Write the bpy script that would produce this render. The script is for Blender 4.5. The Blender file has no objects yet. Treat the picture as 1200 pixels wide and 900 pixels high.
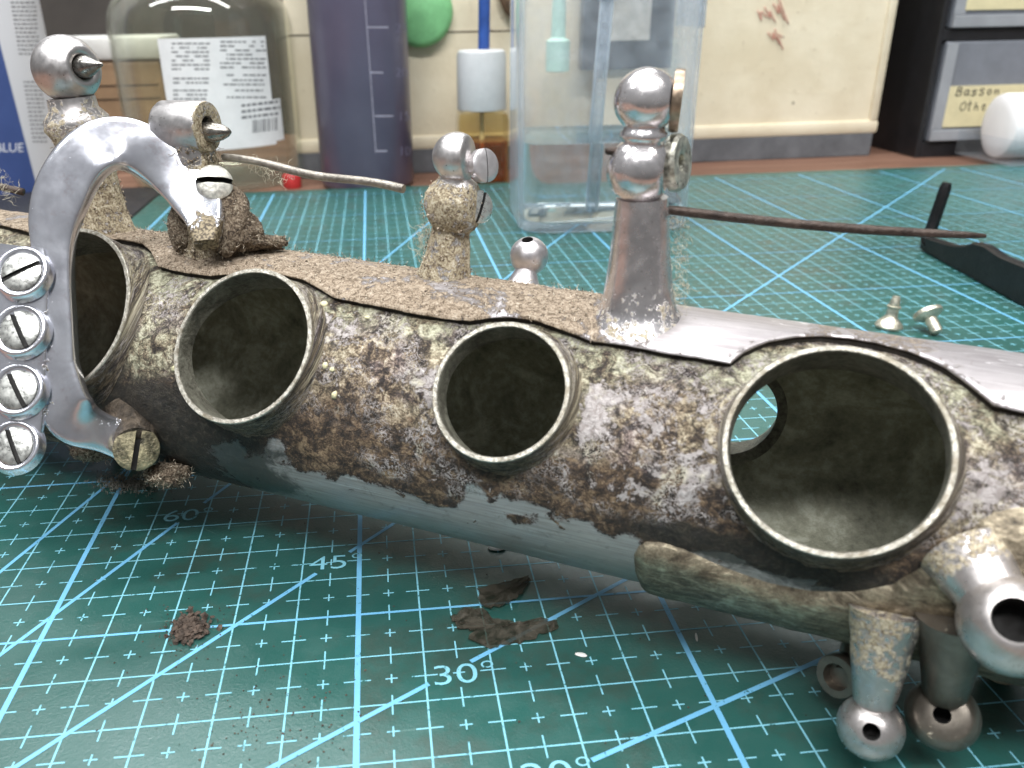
import bpy, bmesh, math, random
import numpy as np
from mathutils import Vector, Matrix

random.seed(7); RNG = np.random.default_rng(7)
SC = bpy.context.scene; COL = SC.collection
S = 0.01                                   # everything below is written in centimetres, meshes are built in metres
A3 = lambda *v: np.array(v, float)

# ------------------------------------------------------------------ camera
FPX, PX, PY = 980.536, 543.0, 450.0        # focal length and optical centre in pixels of a 1200 x 900 picture
CAM = A3(0.7255, -11.0754, 8.9516)
PITCH, ROLL, YAW = 0.41813, -0.01934, 0.09588
_f = A3(math.sin(YAW)*math.cos(PITCH), math.cos(YAW)*math.cos(PITCH), -math.sin(PITCH))
_r = A3(math.cos(YAW), -math.sin(YAW), 0); _u = np.cross(_r, _f)
CR = math.cos(ROLL)*_r + math.sin(ROLL)*_u; CU = -math.sin(ROLL)*_r + math.cos(ROLL)*_u; CF = _f
cd = bpy.data.cameras.new('camera'); cam = bpy.data.objects.new('camera', cd); COL.objects.link(cam)
cd.sensor_width = 36; cd.lens = FPX/1200*36; cd.shift_x = (600-PX)/1200; cd.shift_y = 0
cd.clip_start = 0.005; cd.clip_end = 20
M = Matrix.Identity(4)
for i in range(3):
    M[i][0] = CR[i]; M[i][1] = CU[i]; M[i][2] = -CF[i]; M[i][3] = CAM[i]*S
cam.matrix_world = M; SC.camera = cam
cd.dof.use_dof = True; cd.dof.focus_distance = 0.148; cd.dof.aperture_fstop = 34

# ------------------------------------------------------------------ world and lamps (workshop ceiling lights, one added back light)
w = bpy.data.worlds.new('World'); SC.world = w; w.use_nodes = True
_wn = w.node_tree; _tc = _wn.nodes.new('ShaderNodeTexCoord'); _sp = _wn.nodes.new('ShaderNodeSeparateXYZ'); _rp = _wn.nodes.new('ShaderNodeValToRGB')
_wn.links.new(_tc.outputs['Generated'], _sp.inputs[0])          # plain room light: dim floor, mid walls, bright ceiling
_mr = _wn.nodes.new('ShaderNodeMapRange'); _mr.inputs['From Min'].default_value = -1; _wn.links.new(_sp.outputs[2], _mr.inputs['Value'])
_wn.links.new(_mr.outputs[0], _rp.inputs[0]); _wn.links.new(_rp.outputs[0], _wn.nodes['Background'].inputs[0])
_e = _rp.color_ramp.elements; _e[0].position = .35; _e[0].color = (.16, .155, .15, 1); _e[1].position = .85; _e[1].color = (.86, .90, .94, 1)
_m = _e.new(.55); _m.color = (.58, .585, .59, 1)
_wn.nodes['Background'].inputs[1].default_value = 0.36
def area(name, loc, target, sx, sy, power, col):
    l = bpy.data.lights.new(name, 'AREA'); l.shape = 'RECTANGLE'; l.size = sx*S; l.size_y = sy*S
    l.energy = power; l.color = col
    o = bpy.data.objects.new(name, l); COL.objects.link(o)
    o.location = Vector(loc)*S
    o.rotation_euler = (Vector(target)-Vector(loc)).to_track_quat('-Z', 'Y').to_euler()
    return o
area('ceiling_lamp', (-55, 5, 135), (0, 12, 0), 12, 120, 12.0, (0.96, 0.985, 1.0))
area('ceiling_lamp', (45, -5, 140), (8, 15, 0), 12, 120, 12.0, (1.0, 0.98, 0.95))
area('ceiling_lamp', (-8, -72, 122), (4, 10, 0), 120, 14, 27.0, (0.98, 0.99, 1.0))
area('added_back_light', (-6, 60, 95), (4, 10, 2), 110, 14, 10.0, (0.97, 0.99, 1.0))  # unseen light added behind for sheen on the far mat and the rib
SC.view_settings.view_transform = 'Standard'; SC.view_settings.look = 'None'
SC.view_settings.exposure = 0.0; SC.view_settings.gamma = 1; SC.view_settings.use_curve_mapping = False
SC.cycles.use_denoising = True
SC.cycles.use_adaptive_sampling = True; SC.cycles.adaptive_threshold = 0.025; SC.cycles.max_bounces = 8; SC.cycles.transparent_max_bounces = 24
SC.cycles.sample_clamp_indirect = 4.0

# ------------------------------------------------------------------ geometry of the place: pixel rays with real distances
def ray(x, y): return CF + (x-PX)/FPX*CR - (y-PY)/FPX*CU
def onz(x, y, z=0.0):
    d = ray(x, y); return CAM + d*((z-CAM[2])/d[2])
def ony(x, y, Y):
    d = ray(x, y); return CAM + d*((Y-CAM[1])/d[1])
def atd(x, y, depth): return CAM + ray(x, y)*depth
def dep(p): return float((np.asarray(p)-CAM) @ CF)
def pj(p):
    w_ = np.asarray(p, float)-CAM; z = w_ @ CF
    return np.array([PX+FPX*(w_ @ CR)/z, PY-FPX*(w_ @ CU)/z])

# ------------------------------------------------------------------ noise in numpy (for real relief)
_perm = np.random.default_rng(3).random(4096)
def _h(i, j, k): return _perm[(i*73856093 ^ j*19349663 ^ k*83492791) & 4095]
def vnoise(p):
    p = np.asarray(p, float); f = np.floor(p).astype(np.int64); t = p-f; t = t*t*(3-2*t)
    i, j, k = f[..., 0], f[..., 1], f[..., 2]; x, y, z = t[..., 0], t[..., 1], t[..., 2]
    o = 0
    for a in (0, 1):
        for b in (0, 1):
            for c in (0, 1):
                o = o + _h(i+a, j+b, k+c)*np.where(a, x, 1-x)*np.where(b, y, 1-y)*np.where(c, z, 1-z)
    return o
def fbm(p, oct=4):
    p = np.asarray(p, float); o = 0; a = .5; s = 0
    for _ in range(oct): o = o+a*vnoise(p); s += a; a *= .5; p = p*2.03+17.1
    return o/s
def sstep(a, b, x):
    t = np.clip((np.asarray(x, float)-a)/(b-a), 0, 1); return t*t*(3-2*t)

# ------------------------------------------------------------------ mesh helpers
class MB:
    def __init__(s): s.v = []; s.f = []; s.m = []
    def add(s, v, f, slot=0):
        o = len(s.v); s.v += [tuple(map(float, p)) for p in v]
        for q in f: s.f.append(tuple(i+o for i in q)); s.m.append(slot)
        return s
ORG = {}
def make(name, mb, mats, parent=None, org=None, smooth=True, angle=None, attrs=None):
    if isinstance(mb, tuple): m_ = MB(); m_.add(*mb); mb = m_
    if org is None: org = ORG[parent.name] if parent else np.mean(np.array(mb.v), 0)*A3(1, 1, 0)+A3(0, 0, np.array(mb.v)[:, 2].min())
    org = np.asarray(org, float)
    me = bpy.data.meshes.new(name)
    v = (np.array(mb.v)-org)*S
    me.from_pydata(v.tolist(), [], mb.f)
    if not isinstance(mats, (list, tuple)): mats = [mats]
    for m_ in mats: me.materials.append(m_)
    me.polygons.foreach_set('material_index', mb.m)
    me.polygons.foreach_set('use_smooth', [smooth]*len(mb.f))
    if attrs:
        for k, a in attrs.items():
            a = np.asarray(a, float)
            if a.ndim == 1: at = me.attributes.new(k, 'FLOAT', 'POINT'); at.data.foreach_set('value', a)
            else: at = me.attributes.new(k, 'FLOAT_VECTOR', 'POINT'); at.data.foreach_set('vector', a.ravel())
    me.update()
    if smooth and angle is not None: me.set_sharp_from_angle(angle=math.radians(angle))
    o = bpy.data.objects.new(name, me); COL.objects.link(o)
    if parent:
        o.parent = parent; o.location = Vector((org-ORG[parent.name])*S)
    else: o.location = Vector(org*S)
    ORG[o.name] = org
    return o
def empty(name, org):
    o = bpy.data.objects.new(name, None); COL.objects.link(o); o.empty_display_size = .01
    o.location = Vector(np.asarray(org, float)*S); ORG[o.name] = np.asarray(org, float); return o
def tag(o, label, cat, group=None, kind=None):
    if label: o['label'] = label
    if cat: o['category'] = cat
    if group: o['group'] = group
    if kind: o['kind'] = kind
    return o
def tocam(p): return unit(CAM-np.asarray(p))
def unit(v): v = np.asarray(v, float); return v/np.linalg.norm(v)
def frame_of(ax):
    ax = unit(ax); t = A3(0, 0, 1) if abs(ax[2]) < .9 else A3(1, 0, 0)
    a = unit(np.cross(t, ax)); return a, np.cross(ax, a), ax
def lathe(profile, base, axis, n=32, sx=1, sy=1, closed=False):
    a, b, c = frame_of(axis); base = np.asarray(base, float); v = []; f = []
    th = np.linspace(0, 2*math.pi, n, endpoint=False)
    for r, h in profile:
        for t in th: v.append(base+c*h+r*(math.cos(t)*a*sx+math.sin(t)*b*sy))
    m = len(profile)
    for i in range(m-1):
        for j in range(n):
            k = (j+1) % n; f.append((i*n+j, i*n+k, (i+1)*n+k, (i+1)*n+j))
    if profile[0][0] > 1e-6: f.append(tuple(range(n-1, -1, -1)))
    if profile[-1][0] > 1e-6: f.append(tuple((m-1)*n+j for j in range(n)))
    return v, f
def sweep(path, rad, n=10, cap=True):
    path = [np.asarray(p, float) for p in path]; v = []; f = []; m = len(path)
    if np.isscalar(rad): rad = [rad]*m
    up = None
    for i, p in enumerate(path):
        t = unit(path[min(i+1, m-1)]-path[max(i-1, 0)])
        if up is None: up = frame_of(t)[0]
        a = unit(up-t*(up @ t)); up = a; b = np.cross(t, a)
        for j in range(n):
            q = 2*math.pi*j/n; v.append(p+rad[i]*(math.cos(q)*a+math.sin(q)*b))
    for i in range(m-1):
        for j in range(n):
            k = (j+1) % n; f.append((i*n+j, i*n+k, (i+1)*n+k, (i+1)*n+j))
    if cap: f.append(tuple(range(n-1, -1, -1))); f.append(tuple((m-1)*n+j for j in range(n)))
    return v, f
def rbox(c, ax, ay, az, bev=0, seg=2):
    """box centred at c with half-extent vectors ax, ay, az, bevelled"""
    bm = bmesh.new(); bmesh.ops.create_cube(bm, size=2)
    L = [np.linalg.norm(q) for q in (ax, ay, az)]
    for q in bm.verts: q.co = Vector((q.co.x*L[0], q.co.y*L[1], q.co.z*L[2]))
    if bev: bmesh.ops.bevel(bm, geom=bm.edges[:], offset=bev, segments=seg, affect='EDGES', profile=.5)
    B = np.stack([unit(ax), unit(ay), unit(az)]); bm.verts.ensure_lookup_table()
    v = [np.asarray(c, float)+np.array(q.co) @ B for q in bm.verts]; f = [tuple(x.index for x in p.verts) for p in bm.faces]
    bm.free(); return v, f
def rect_prism(w, d, r, n=6):
    """rounded rectangle outline, w by d, corner radius r"""
    o = []
    for cx, cy, a0 in ((w/2-r, d/2-r, 0), (-w/2+r, d/2-r, 90), (-w/2+r, -d/2+r, 180), (w/2-r, -d/2+r, 270)):
        for k in range(n+1):
            a = math.radians(a0+90*k/n); o.append((cx+r*math.cos(a), cy+r*math.sin(a)))
    return o
def loft(rings, cap0=True, cap1=True):
    n = len(rings[0]); v = [p for r in rings for p in r]; f = []
    for i in range(len(rings)-1):
        for j in range(n):
            k = (j+1) % n; f.append((i*n+j, i*n+k, (i+1)*n+k, (i+1)*n+j))
    if cap0: f.append(tuple(range(n-1, -1, -1)))
    if cap1: f.append(tuple((len(rings)-1)*n+j for j in range(n)))
    return v, f
def sphere_profile(r, a0=-90, a1=90, n=14): return [(r*math.cos(math.radians(a)), r*math.sin(math.radians(a))) for a in np.linspace(a0, a1, n)]

# ------------------------------------------------------------------ node helpers
class NM:
    def __init__(s, name):
        s.mat = bpy.data.materials.new(name); s.mat.use_nodes = True; s.nt = s.mat.node_tree
        s.nt.nodes.clear(); s.out = s.nt.nodes.new('ShaderNodeOutputMaterial')
    def n(s, t, ins=None, **props):
        nd = s.nt.nodes.new(t)
        for k, v in props.items(): setattr(nd, k, v)
        for k, v in (ins or {}).items():
            if isinstance(v, bpy.types.NodeSocket): s.nt.links.new(v, nd.inputs[k])
            else:
                sk = nd.inputs[k]
                if isinstance(v, (tuple, list)) and len(v) == 3 and sk.type == 'RGBA': v = (*v, 1)
                sk.default_value = v
        return nd
    def obj(s, scale=100.0, rot=(0, 0, 0)):
        t = s.n('ShaderNodeTexCoord').outputs['Object']
        sc_ = scale if isinstance(scale, tuple) else (scale,)*3
        return s.n('ShaderNodeMapping', {'Vector': t, 'Scale': sc_, 'Rotation': rot}).outputs[0]
    def attr(s, name, out='Fac'): return s.n('ShaderNodeAttribute', attribute_name=name).outputs[out]
    def scale(s, vec, sc_, loc=(0, 0, 0)):
        return s.n('ShaderNodeMapping', {'Vector': vec, 'Scale': sc_ if isinstance(sc_, tuple) else (sc_,)*3, 'Location': loc}).outputs[0]
    def noise(s, vec, scale=1, detail=4, rough=.55, dist=0):
        return s.n('ShaderNodeTexNoise', {'Vector': vec, 'Scale': scale, 'Detail': detail, 'Roughness': rough, 'Distortion': dist}).outputs[0]
    def vor(s, vec, scale=1, feat='F1', rnd=1):
        return s.n('ShaderNodeTexVoronoi', {'Vector': vec, 'Scale': scale, 'Randomness': rnd}, feature=feat).outputs[0]
    def m(s, op, a, b=0.0, c=0.0):
        nd = s.n('ShaderNodeMath', {0: a, 1: b, 2: c}, operation=op); return nd.outputs[0]
    def step(s, x, a, b, lo=0.0, hi=1.0):
        return s.n('ShaderNodeMapRange', {'Value': x, 'From Min': a, 'From Max': b, 'To Min': lo, 'To Max': hi}, interpolation_type='SMOOTHSTEP').outputs[0]
    def mix(s, f, a, b):
        nd = s.n('ShaderNodeMix', data_type='RGBA')
        for i, v in ((0, f), (6, a), (7, b)):
            if isinstance(v, bpy.types.NodeSocket): s.nt.links.new(v, nd.inputs[i])
            else: nd.inputs[i].default_value = (*v, 1) if isinstance(v, tuple) and len(v) == 3 else v
        return nd.outputs[2]
    def ramp(s, f, stops):
        nd = s.n('ShaderNodeValToRGB', {'Fac': f}); e = nd.color_ramp.elements
        while len(e) < len(stops): e.new(.5)
        for q, (p, c) in zip(e, stops): q.position = p; q.color = (*c, 1)
        return nd.outputs[0]
    def bump(s, h, dist=.0002, strength=1.0, prev=None):
        ins = {'Height': h, 'Distance': dist, 'Strength': strength}
        if prev is not None: ins['Normal'] = prev
        return s.n('ShaderNodeBump', ins).outputs[0]
    def pbr(s, col, rough=.5, metal=0.0, normal=None, **extra):
        ins = {'Base Color': col, 'Roughness': rough, 'Metallic': metal}
        if normal is not None: ins['Normal'] = normal
        for k, v in extra.items(): ins[k.replace('_', ' ')] = v
        p = s.n('ShaderNodeBsdfPrincipled', ins); s.nt.links.new(p.outputs[0], s.out.inputs[0]); s.p = p; return s.mat
def srgb(r, g, b):
    f = lambda c: (c/255/12.92 if c <= 10 else ((c/255+.055)/1.055)**2.4); return (f(r), f(g), f(b))

def simple(name, col, rough=.5, metal=0.0, var=.25, scale=1.5, bump=.00003, bscale=12, **ex):
    n = NM(name); v = n.obj(); a = n.noise(v, scale, 5, .6); b = n.noise(v, bscale, 5, .6)
    c0 = tuple(min(1, c*(1+var)) for c in col); c1 = tuple(c*(1-var) for c in col)
    c = n.mix(n.step(n.m('ADD', n.m('MULTIPLY', a, .7), n.m('MULTIPLY', b, .3)), .3, .7), c1, c0)
    return n.pbr(c, n.step(b, .3, .7, max(.02, rough-.08), min(1, rough+.1)), metal, n.bump(b, bump) if bump else None, **ex)

# ================================================================== the bench and the mat
def mat_wood():
    n = NM('bench_wood'); v = n.obj((8, 100, 100)); g = n.noise(v, .9, 8, .65, 1.2); f = n.noise(n.obj(), 9, 4)
    c = n.ramp(g, [(.25, (.055, .026, .016)), (.5, (.17, .085, .055)), (.75, (.27, .16, .11))])
    c = n.mix(n.step(f, .55, .75, 0, .5), c, (.06, .04, .03))
    return n.pbr(c, .6, 0, n.bump(g, .0003))
M_WOOD = mat_wood()
bench = make('bench_top', rbox(A3(10, 22, -2.3), A3(75, 0, 0), A3(0, 42, 0), A3(0, 0, 2), .15), M_WOOD, smooth=False)
bench['kind'] = 'structure'

MATL, MATR, MATN, MATF = -11.4, 50.0, -10.5, 36.9
def mat_cutting():
    n = NM('cutting_mat_vinyl'); v = n.obj()
    big = n.noise(v, .12, 4, .6); mid = n.noise(v, .9, 6, .65); fine = n.noise(v, 25, 3, .6)
    c = n.mix(n.step(big, .3, .7), (.0125, .066, .056), (.018, .090, .077))
    dirt = n.step(n.m('ADD', n.m('MULTIPLY', mid, .75), n.m('MULTIPLY', n.noise(v, .33, 3), .4)), .585, .74)
    c = n.mix(n.m('MULTIPLY', dirt, .5), c, (.034, .042, .030))
    sc1 = n.noise(n.scale(v, (.25, 9, 1)), 1.2, 3, .5); sc2 = n.noise(n.scale(n.obj(100, (0, 0, .7)), (.2, 8, 1)), 1.1, 3, .5)
    scr = n.m('MAXIMUM', n.step(sc1, .72, .76), n.step(sc2, .73, .77))
    c = n.mix(n.m('MULTIPLY', scr, .55), c, (.10, .20, .18))
    rough = n.step(n.noise(v, 2.2, 5, .6), .3, .7, .30, .46)
    return n.pbr(c, rough, 0, n.bump(n.m('ADD', fine, n.m('MULTIPLY', mid, .6)), .00006), Specular_IOR_Level=.85)
M_MAT = mat_cutting()
def mat_print():
    n = NM('printed_ink'); v = n.obj()
    wear = n.step(n.noise(v, 7, 6, .75), .35, .45); big = n.step(n.noise(v, .35, 4, .7), .26, .36)
    k = n.m('MULTIPLY', wear, n.m('ADD', .35, n.m('MULTIPLY', big, .65)))
    c = n.mix(n.m('MULTIPLY', k, .94), (.016, .10, .09), n.mix(n.noise(v, 1.1, 3), (.17, .46, .58), (.25, .56, .66)))
    return n.pbr(c, .5, 0)
M_INK = mat_print()
def mat_print2():
    n = NM('printed_ink_bold'); v = n.obj()
    wear = n.step(n.noise(v, 9, 6, .75), .33, .40)
    c = n.mix(n.m('MULTIPLY', wear, .97), (.016, .10, .09), n.mix(n.noise(v, .9, 3), (.12, .38, .62), (.18, .46, .68)))
    return n.pbr(c, .5, 0)
M_INK2 = mat_print2()
cmat = make('cutting_mat', rbox(A3((MATL+MATR)/2, (MATN+MATF)/2, -.15), A3((MATR-MATL)/2, 0, 0), A3(0, (MATF-MATN)/2, 0), A3(0, 0, .15), .04), M_MAT, smooth=False,
            org=A3(0, 0, -.3))
tag(cmat, 'green self-healing cutting mat with pale blue printed grid lying on bench', 'cutting mat')
lines = MB(); bold = MB()
def strip(mb, a, b, wd, z=.004):
    a = np.asarray(a, float); b = np.asarray(b, float); t = unit(b-a); nn = A3(-t[1], t[0])*wd/2
    mb.add([(*(a+nn), z), (*(b+nn), z), (*(b-nn), z), (*(a-nn), z)], [(3, 2, 1, 0)])
U0, U1, V0, V1 = -10, 46, -8, 36
for u in range(U0, U1+1):
    if u % 5 == 0: strip(bold, (u, V0), (u, V1), .085, .0055)
    else: strip(lines, (u, V0), (u, V1), .028)
for v in range(V0, V1+1):
    strip(bold if v % 5 == 0 else lines, (U0, v), (U1, v), .05 if v % 5 == 0 else .026, .006 if v % 5 == 0 else .0045)
for u in range(U0, U1):
    for v in range(V0, V1):
        j = RNG.normal(0, .01, 4)
        strip(lines, (u-.19+j[0], v+.5), (u+.19+j[1], v+.5), .024, .0035)          # dash across the upright lines
        strip(lines, (u+.5, v-.19+j[2]), (u+.5, v+.19+j[3]), .024, .0035)          # dash across the level lines
        strip(lines, (u+.41, v+.5), (u+.59, v+.5), .024, .0035); strip(lines, (u+.5, v+.41), (u+.5, v+.59), .024, .004)
OX, OY = -10, -8.05
def diag(deg, gaps=()):
    t = math.radians(deg); d = A3(math.cos(t), math.sin(t)); o = A3(OX, OY)
    L = min((U1-OX)/d[0], (V1-OY)/d[1]); cuts = [0]+[x for g in gaps for x in g]+[L]
    for a, b in zip(cuts[::2], cuts[1::2]): strip(bold, o+d*a, o+d*b, .075, .0065)
def along(px, py, deg):
    p = onz(px, py)[:2]-A3(OX, OY); t = math.radians(deg); return float(p @ A3(math.cos(t), math.sin(t)))
diag(60, [(along(208, 613, 60), along(240, 590, 60))])
diag(45, [(along(370, 672, 45), along(407, 646, 45))])
diag(30, [(along(500, 799, 30), along(549, 773, 30))])
diag(20, [(along(610, 925, 20), along(688, 884, 20))])
diag(70)
g1 = make('printed_grid', lines, M_INK, cmat, smooth=False); g2 = make('printed_bold_lines', bold, M_INK2, cmat, smooth=False)
def text_mesh(s, size, extr=0.0, shear=0.0, bold_=0.0):
    c = bpy.data.curves.new('t', 'FONT'); c.body = s; c.size = size; c.extrude = extr; c.shear = shear; c.offset = bold_
    o = bpy.data.objects.new('t', c); COL.objects.link(o); dg = bpy.context.evaluated_depsgraph_get(); dg.update()
    me = o.evaluated_get(dg).to_mesh(); v = [np.array(p.co) for p in me.vertices]; f = [tuple(p.vertices) for p in me.polygons]
    o.evaluated_get(dg).to_mesh_clear(); bpy.data.objects.remove(o); bpy.data.curves.remove(c); return v, f
def text_on(s, size, o, ex, ey, **k):
    v, f = text_mesh(s, size, **k); o = np.asarray(o, float)
    return [o+p[0]*np.asarray(ex)+p[1]*np.asarray(ey) for p in v], f
for s_, px, py in (('60°', 188, 612), ('45°', 361, 669), ('30°', 506, 804), ('20°', 612, 926)):
    p = onz(px, py)
    make('printed_angle', text_on(s_, .62, (p[0], p[1], .007), A3(1.15, 0, 0), A3(0, .92, 0), bold_=-.003), M_INK, cmat, smooth=False)

# ================================================================== saxophone body
Q_Y, Q_YAW, R0, RK, CL, CK = 2.42996, -0.54237, 2.08717, -0.01559, 0.9, 0.01056
def rad_at(s): return R0+RK*s
def axis_at(s): return A3(s*math.cos(Q_YAW), Q_Y+s*math.sin(Q_YAW), rad_at(s)+CL+CK*s)
TA = axis_at(0.0); TD = unit(axis_at(1.0)-TA); TLEN = np.linalg.norm(axis_at(1.0)-TA)
TN = unit(np.cross(TD, A3(0, 0, 1))); TB = np.cross(TN, TD)
def rdir(phi): return math.cos(phi)*TN+math.sin(phi)*TB
def tpt(s, deg, extra=0.0): return axis_at(s)+(rad_at(s)+extra)*rdir(math.radians(deg))
def solve2(fn, x0, target, it=60):
    x = np.array(x0, float)
    for _ in range(it):
        r = pj(fn(*x))-target
        J = np.stack([(pj(fn(*(x+np.eye(2)[i]*1e-3)))-target-r)/1e-3 for i in range(2)], 1)
        x = x-np.linalg.solve(J, r)*.8
    return x
HOLES = [(-4.55, 36.2, 1.54, .18), (-.681, 36.6, 1.2485, .18), (3.601, 37.06, .9775, .18), (7.7755, 38.2, 1.2564, .18), (6.15, 180.5, .86, .20)]
SAX = empty('saxophone_body', axis_at(3.0)*A3(1, 1, 0))
tag(SAX, 'corroded silver saxophone body tube with open tone holes lying across the cutting mat', 'saxophone')

# --- materials of the instrument
def mat_tube():
    n = NM('corroded_silver'); v = n.attr('suv', 'Vector')            # x along the tube, y around it, in cm
    clean = n.attr('clean'); murk = n.attr('murk'); pale = n.attr('pale'); green = n.attr('green')
    w1 = n.noise(v, 1.1, 6, .65, .6); w2 = n.noise(v, 3.2, 6, .7, 1.0); w3 = n.noise(n.scale(v, 1, (7, 3, 0)), 9, 5, .7, 1.2); w4 = n.noise(v, 34, 4, .7)
    br = n.m('ADD', n.m('MULTIPLY', w2, .46), n.m('ADD', n.m('MULTIPLY', w3, .38), n.m('MULTIPLY', w4, .22)))
    base = n.ramp(n.step(br, .41, .67), [(.06, (.014, .009, .006)), (.28, (.056, .037, .025)), (.48, (.155, .107, .065)), (.70, (.36, .285, .19)), (1.0, (.70, .62, .49))])
    purple = n.ramp(n.step(br, .41, .67), [(.06, (.014, .010, .010)), (.34, (.066, .046, .044)), (.62, (.23, .17, .15)), (1.0, (.66, .585, .54))])
    c = n.mix(n.step(w1, .49, .60), base, purple)
    grn = n.ramp(n.step(br, .40, .68), [(.1, (.05, .05, .03)), (.5, (.22, .21, .14)), (1.0, (.58, .57, .42))])
    c = n.mix(n.m('MULTIPLY', green, n.step(w2, .35, .6)), c, grn)
    # curly pale threads left of the plating
    def wormy(sc_, off, wd): return n.step(n.m('ABSOLUTE', n.m('SUBTRACT', n.noise(n.scale(v, 1, off), sc_, 2, .5, 1.5), .5)), wd, wd*.35)
    wm = n.m('MULTIPLY', n.m('MAXIMUM', wormy(4.5, (1, 2, 0), .030), wormy(9.0, (4, 9, 0), .036)), n.step(n.noise(n.scale(v, 1, (3, 8, 0)), 1.6, 4), .46, .56))
    wm = n.m('MULTIPLY', wm, n.step(pale, .02, .14))
    # flakes of plating with crisp edges
    fl = n.m('ADD', n.m('MULTIPLY', n.m('ADD', n.m('MULTIPLY', n.noise(n.scale(v, 1, (2, 5, 0)), 2.1, 7, .7, .8), .65), n.m('MULTIPLY', n.noise(n.scale(v, 1, (6, 1, 0)), 6.5, 5, .7, .8), .35)), 1.0), n.m('MULTIPLY', pale, .27))
    flake = n.step(n.m('ADD', fl, n.m('MULTIPLY', n.m('SUBTRACT', w4, .5), .10)), .635, .668)
    fine = n.noise(v, 60, 3, .6)
    palec = n.mix(n.step(w3, .35, .7), (.34, .30, .285), (.58, .54, .53))
    palec = n.mix(n.step(n.noise(v, 2.1, 4), .55, .68, 0, .55), palec, (.72, .68, .50))
    cov = n.m('MAXIMUM', flake, wm)
    crust = n.attr('crust'); crc = n.ramp(n.step(br, .40, .68), [(.06, (.010, .007, .005)), (.35, (.038, .024, .016)), (.6, (.105, .066, .038)), (1.0, (.30, .215, .13))])
    c = n.mix(n.step(n.m('ADD', crust, n.m('MULTIPLY', n.m('SUBTRACT', w2, .5), 1.2)), .25, .7), c, crc)
    c = n.mix(cov, c, palec)
    pit = n.step(n.vor(n.scale(v, 1, (5, 5, 0)), 7.5), .13, .09); pit = n.m('MULTIPLY', pit, n.step(n.noise(v, 2.3, 3), .5, .6))
    c = n.mix(n.m('MULTIPLY', pit, n.m('SUBTRACT', 1.0, clean)), c, (.03, .022, .016))
    # bare rubbed metal underneath
    cl = n.step(n.m('ADD', clean, n.m('MULTIPLY', n.m('SUBTRACT', n.m('ADD', n.m('MULTIPLY', w2, .4), n.m('ADD', n.m('MULTIPLY', w3, .35), n.m('MULTIPLY', w4, .25))), .5), 2.0)), .40, .56)
    spots = n.step(n.m('ADD', n.m('MULTIPLY', n.noise(n.scale(v, 1, (9, 1, 0)), 2.6, 5, .7, .8), 1), n.m('MULTIPLY', clean, -.13)), .54, .56)
    cl = n.m('MULTIPLY', cl, n.m('SUBTRACT', 1.0, spots))
    st = n.noise(n.scale(v, (.35, 9, 1)), 3, 5, .6, .3)
    scr = n.m('MAXIMUM', n.step(n.noise(n.scale(v, (.12, 14, 1)), 2.2, 2, .5), .66, .70), n.step(n.noise(n.scale(n.scale(v, 1, (3, 1, 0)), (.35, 11, 1)), 1.5, 2, .5, .15), .69, .72))
    metc = n.mix(n.step(st, .3, .7), (.26, .235, .225), (.42, .39, .375)); metc = n.mix(n.m('MULTIPLY', scr, .55), metc, (.75, .75, .74))
    c = n.mix(cl, c, n.mix(n.step(n.noise(n.scale(v, 1, (1, 7, 0)), 4, 6, .75, .5), .54, .68, 0, .55), metc, (.14, .13, .115)))
    mk = n.step(n.m('ADD', murk, n.m('MULTIPLY', n.m('SUBTRACT', w2, .5), 1.0)), .30, .62)
    c = n.mix(n.m('MULTIPLY', mk, .93), c, n.ramp(w3, [(.3, (.006, .005, .004)), (.55, (.022, .019, .014)), (.75, (.075, .07, .052))]))
    notmk = n.m('SUBTRACT', 1.0, mk)
    metal = n.m('MULTIPLY', n.m('MAXIMUM', n.m('MULTIPLY', cl, .45), n.m('MULTIPLY', cov, .55)), notmk)
    rough = n.m('SUBTRACT', n.m('SUBTRACT', .72, n.m('MULTIPLY', cl, n.m('SUBTRACT', .44, n.m('MULTIPLY', st, .14)))), n.m('MULTIPLY', cov, .20))
    hgt = n.m('ADD', n.m('MULTIPLY', n.m('SUBTRACT', 1.0, cl), n.m('ADD', n.m('MULTIPLY', cov, .35), n.m('ADD', n.m('MULTIPLY', w3, .9), n.m('MULTIPLY', w4, .55)))), n.m('MULTIPLY', fine, .04))
    return n.pbr(c, rough, metal, n.bump(hgt, .00045, .9))
M_TUBE = mat_tube()
def mat_inner():
    n = NM('tarnished_bore'); v = n.obj(); a = n.noise(v, 1.0, 6, .65, .8); b = n.noise(v, 6, 5, .7)
    c = n.ramp(n.m('ADD', n.m('MULTIPLY', a, .65), n.m('MULTIPLY', b, .35)), [(.32, (.075, .072, .048)), (.5, (.27, .27, .20)), (.68, (.58, .58, .48))])
    return n.pbr(c, .55, .2, n.bump(b, .0003))
M_INNER = mat_inner()
def mat_chimney():
    n = NM('chimney_metal'); v = n.obj(); a = n.noise(v, 2.2, 6, .7, .7); b = n.noise(v, 14, 5, .7)
    c = n.ramp(n.m('ADD', n.m('MULTIPLY', a, .6), n.m('MULTIPLY', b, .4)), [(.32, (.024, .017, .013)), (.46, (.09, .07, .052)), (.57, (.21, .185, .14)), (.72, (.46, .43, .36))])
    return n.pbr(c, .55, .45, n.bump(n.m('ADD', a, b), .00025))
M_CHIM = mat_chimney()
def mat_chimi():
    n = NM('chimney_inside'); v = n.obj(); a = n.noise(v, 2.2, 6, .7, .7); b = n.noise(v, 14, 5, .7)
    return n.pbr(n.ramp(n.m('ADD', n.m('MULTIPLY', a, .6), n.m('MULTIPLY', b, .4)), [(.34, (.03, .028, .02)), (.47, (.115, .11, .085)), (.60, (.22, .215, .17)), (.72, (.38, .37, .31))]), .55, .3, n.bump(b, .0003))
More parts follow.
